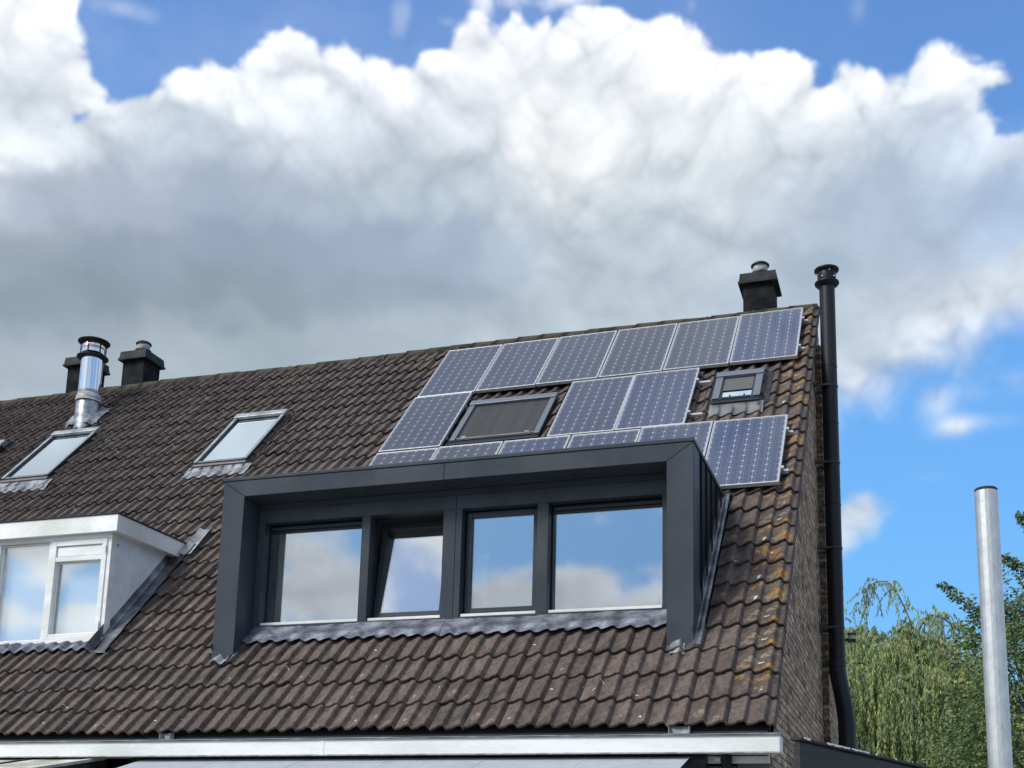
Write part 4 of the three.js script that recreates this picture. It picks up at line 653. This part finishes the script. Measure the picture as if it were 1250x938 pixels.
{
  const t = thing('post', 'free-standing galvanised steel post with a thin dark cap', 'post', null, [1.279, 0, 4.5]);
  part('tube', [lathe([[0.0395, 0], [0.0395, 3.006]], 0, 0, 48)], M.galv, t);
  part('end_cap', lathe([[0.0392, 3.0065], [0.0396, 3.009], [0.0396, 3.014], [0.036, 3.018], [0.001, 3.019]], 0, 0, 48), M.rubber, t);
  part('foot_plate', bx(-0.09, 0.09, 0, 0.012, -0.09, 0.09, 0.002), M.galv, t);
}

// ------------------------------------------------------------------ trees
function leafCloud() { return { p: [], n: [], c: [] }; }
function leaf(L, at, dir, side, len, wid, col) {                     // one leaf: four corners, two faces bent along the middle
  const nx = dir.y * side.z - dir.z * side.y, ny = dir.z * side.x - dir.x * side.z, nz = dir.x * side.y - dir.y * side.x, m = 0.45, b = 0.25 * wid;
  const A = [at.x, at.y, at.z], T = [at.x + dir.x * len, at.y + dir.y * len, at.z + dir.z * len];
  const mx = at.x + dir.x * len * m - nx * b, my = at.y + dir.y * len * m - ny * b, mz = at.z + dir.z * len * m - nz * b;
  const R = [mx + side.x * wid, my + side.y * wid, mz + side.z * wid], Q = [mx - side.x * wid, my - side.y * wid, mz - side.z * wid];
  L.p.push(...A, ...R, ...T, ...A, ...T, ...Q);
  for (let i = 0; i < 6; i++) { L.n.push(nx, ny, nz); L.c.push(...col); }
}
function leafMesh(name, L, m, parent) { const g = new THREE.BufferGeometry(); g.setAttribute('position', new THREE.Float32BufferAttribute(L.p, 3)); g.setAttribute('color', new THREE.Float32BufferAttribute(L.c, 3)); g.computeVertexNormals(); const o = part(name, g, m, parent); o.userData.kind = 'stuff'; return o; }
const leafMat = new THREE.MeshPhysicalMaterial({ vertexColors: true, roughness: 0.75, side: THREE.DoubleSide, transmission: 0.22, thickness: 0 });
const tube = (pts, r0, r1, seg = 7) => { const c = new THREE.CatmullRomCurve3(pts), n = Math.max(6, pts.length * 4), g = new THREE.TubeGeometry(c, n, 1, seg), p = g.attributes.position; for (let i = 0; i <= n; i++) { const q = c.getPointAt(i / n), r = mix(r0, r1, i / n); for (let j = 0; j <= seg; j++) { const k = i * (seg + 1) + j; p.setXYZ(k, q.x + (p.getX(k) - q.x) * r, q.y + (p.getY(k) - q.y) * r, q.z + (p.getZ(k) - q.z) * r); } } g.computeVertexNormals(); return g.toNonIndexed(); };
const randDir = (r) => { const z = r() * 2 - 1, a = r() * 6.283, q = Math.sqrt(1 - z * z); return new V3(q * Math.cos(a), z, q * Math.sin(a)); };
{
  const t = thing('willow_tree', 'weeping willow with long hanging yellow-green branches behind the gable', 'tree', 'trees behind the house', [0.2, 0, -27]);
  const r = rng(2024), L = leafCloud(), wood = [], twigs = [];
  part('trunk', tube([new V3(0, 0, 0), new V3(0.1, 1.6, 0.05), new V3(-0.05, 3.2, 0), new V3(0.1, 5.2, 0)], 0.42, 0.26, 12), M.bark, t);
  const limbs = [];
  for (let k = 0; k < 46; k++) {
    const a = k * 2.39996 + r() * 0.5, reach = 0.7 + 3.4 * Math.sqrt((k + 0.5) / 46) * (0.85 + 0.3 * r()), top = 9.35 - 0.17 * reach * reach - 0.7 * r() + (k === 5 ? 0.7 : 0), s = new V3(0, 3 + 2 * r(), 0);
    const e = new V3(Math.cos(a) * reach, top - 0.55, Math.sin(a) * reach), m = new V3(Math.cos(a) * reach * 0.62, top, Math.sin(a) * reach * 0.62), b = new V3(Math.cos(a) * reach * 0.22, mix(s.y, top, 0.6), Math.sin(a) * reach * 0.22);
    const pts = [s, b, m, e]; wood.push(tube(pts, 0.085, 0.018, 6)); limbs.push(new THREE.CatmullRomCurve3(pts));
  }
  // one long shoot arching out over the crown
  { const pts = [new V3(0.9, 7.6, 1.2), new V3(0.55, 9.0, 1.3), new V3(0.05, 9.85, 1.35), new V3(-0.45, 9.7, 1.4), new V3(-0.72, 8.9, 1.4)]; wood.push(tube(pts, 0.03, 0.008, 6)); limbs.push(new THREE.CatmullRomCurve3(pts)); }
  part('limbs', wood, M.bark, t);
  limbs.forEach((c, li) => {
    const n = li === limbs.length - 1 ? 34 : 44;
    for (let i = 0; i < n; i++) {
      const f = li === limbs.length - 1 ? 0.2 + 0.8 * i / n : 0.35 + 0.65 * Math.sqrt(r()), q = c.getPoint(f); if (q.z < -2.6) continue;
      q.add(new V3((r() - 0.5) * 0.5, (r() - 0.3) * 0.3, (r() - 0.5) * 0.5));
      const len = li === limbs.length - 1 ? 0.5 + 0.8 * r() : 1.2 + 3.4 * r() * (0.4 + 0.6 * r()), out = new V3((r() - 0.5), 0.2 + 0.3 * r(), (r() - 0.5)).multiplyScalar(0.6 + 0.7 * r()), step = 0.062, tone = 0.72 + 0.5 * r(), yel = r();
      const base = [mix(0.225, 0.31, yel) * tone, mix(0.33, 0.34, yel) * tone, mix(0.16, 0.10, yel) * tone];
      const sway = (r() - 0.5) * 0.7, pts = [];
      for (let s = 0; s < len; s += step) {
        const k = s / len, p = new V3(q.x + out.x * Math.min(1, s * 1.6) + sway * k * k, q.y + out.y * Math.sin(Math.min(1.57, s * 3)) - s, q.z + out.z * Math.min(1, s * 1.6));
        if (pts.length === 0 || s - pts.length * 0.5 > 0) pts.push(p);
        if (s < 0.05) continue;
        for (let w = 0; w < 2; w++) { const d = new V3((r() - 0.5) * 1.1, -0.9 - r() * 0.5, (r() - 0.5) * 1.1).normalize(), sd = new V3(r() - 0.5, (r() - 0.5) * 0.4, r() - 0.5).cross(d).normalize(), v = 0.8 + 0.4 * r(); leaf(L, p, d, sd, 0.10 + 0.07 * r(), 0.0150 + 0.005 * r(), [base[0] * v, base[1] * v, base[2] * v]); }
      }
      if (pts.length > 1 && i % 3 === 0) twigs.push(tube(pts, 0.006, 0.003, 3));
    }
  });
  part('twigs', twigs, std(0.16, 0.14, 0.06, 0.9), t).userData.kind = 'stuff';
  leafMesh('crown', L, leafMat, t);
}
function broadTree(seed, name, label, group, pos, H, R, cb, nl, extra, size = 0.085) {
  const t = thing(name, label, 'tree', group, pos), r = rng(seed), L = leafCloud(), wood = [];
  part('trunk', tube([new V3(0, 0, 0), new V3(0.06, H * 0.25, 0.03), new V3(-0.04, H * 0.5, 0.05), new V3(0.05, H * 0.72, 0)], 0.16, 0.07, 10), M.bark, t);
  const tips = [];
  for (let k = 0; k < nl; k++) {
    const d = randDir(r), f = Math.cbrt(0.25 + 0.75 * r()), e = new V3(d.x * R * f, H - cb + d.y * cb * f, d.z * R * f), s = new V3(0, clamp(e.y * (0.35 + 0.3 * r()), 0.8, H * 0.7), 0);
    const m = s.clone().lerp(e, 0.55).add(new V3(0, 0.25, 0)); wood.push(tube([s, m, e], 0.035, 0.006, 5)); tips.push([e, 0.42 + 0.30 * r()]);
  }
  for (const pts of extra) { const v = pts.map((p) => new V3(...p)), c = new THREE.CatmullRomCurve3(v); wood.push(tube(v, 0.02, 0.004, 5)); for (let k = 3; k <= 16; k++) tips.push([c.getPoint(k / 16), 0.17 - 0.006 * k, 1]); }
  part('limbs', wood, M.bark, t);
  for (const [e, q, thin] of tips) {
    const n = thin ? 26 : 190, tone = 0.6 + 0.8 * r();
    for (let i = 0; i < n; i++) {
      const d = randDir(r), f = Math.cbrt(r()), at = new V3(e.x + d.x * q * f, e.y + d.y * q * 0.7 * f, e.z + d.z * q * f);
      const dir = new V3(d.x + (r() - 0.5), -0.35 + (r() - 0.5), d.z + (r() - 0.5)).normalize(), sd = randDir(r).cross(dir).normalize(), v = tone * (0.75 + 0.5 * r()), y = r();
      leaf(L, at, dir, sd, size * (0.55 + 0.9 * r()), size * 0.30, [mix(0.075, 0.15, y) * v, mix(0.14, 0.205, y) * v, mix(0.045, 0.052, y) * v]);
    }
  }
  leafMesh('crown', L, leafMat, t);
  return t;
}
broadTree(71, 'broadleaf_tree', 'dark green broadleaf tree with twigs reaching past the galvanised post', 'trees behind the house', [3.35, 0, -15], 7.45, 1.7, 3.2, 190, [[[-0.8, 5.9, 0.3], [-1.2, 6.5, 0.3], [-1.55, 6.85, 0.35], [-1.85, 7.15, 0.35]], [[-0.2, 6.4, 0.4], [-0.45, 7.3, 0.5], [-0.75, 7.6, 0.5]], [[0.4, 6.6, 0.4], [0.1, 7.5, 0.6], [-0.25, 8.1, 0.6], [-0.4, 8.35, 0.6]], [[0.5, 6.5, 0.5], [0.35, 7.4, 0.5], [0.0, 7.9, 0.6]]]);
broadTree(83, 'broadleaf_shrub', 'bushy green shrub at the foot of the weeping willow', 'trees behind the house', [2.25, 0, -20], 5.3, 1.35, 2.4, 70, []);
broadTree(97, 'garden_tree', 'garden tree mirrored in the panes of the white dormer', 'trees round the gardens', [-27.2, 0, 17.5], 9.2, 2.4, 3.4, 60, [], 0.16);

// ------------------------------------------------------------------ every thing stands on its own base point
const box = new THREE.Box3();
for (const o of scene.children) {
  if (!o.isGroup || o.position.lengthSq() > 0) continue;
  o.updateMatrixWorld(true); box.setFromObject(o); const c = new V3((box.min.x + box.max.x) / 2, box.min.y, (box.min.z + box.max.z) / 2);
  o.position.copy(c); for (const k of o.children) k.position.sub(c);
}
renderer.render(scene, camera);
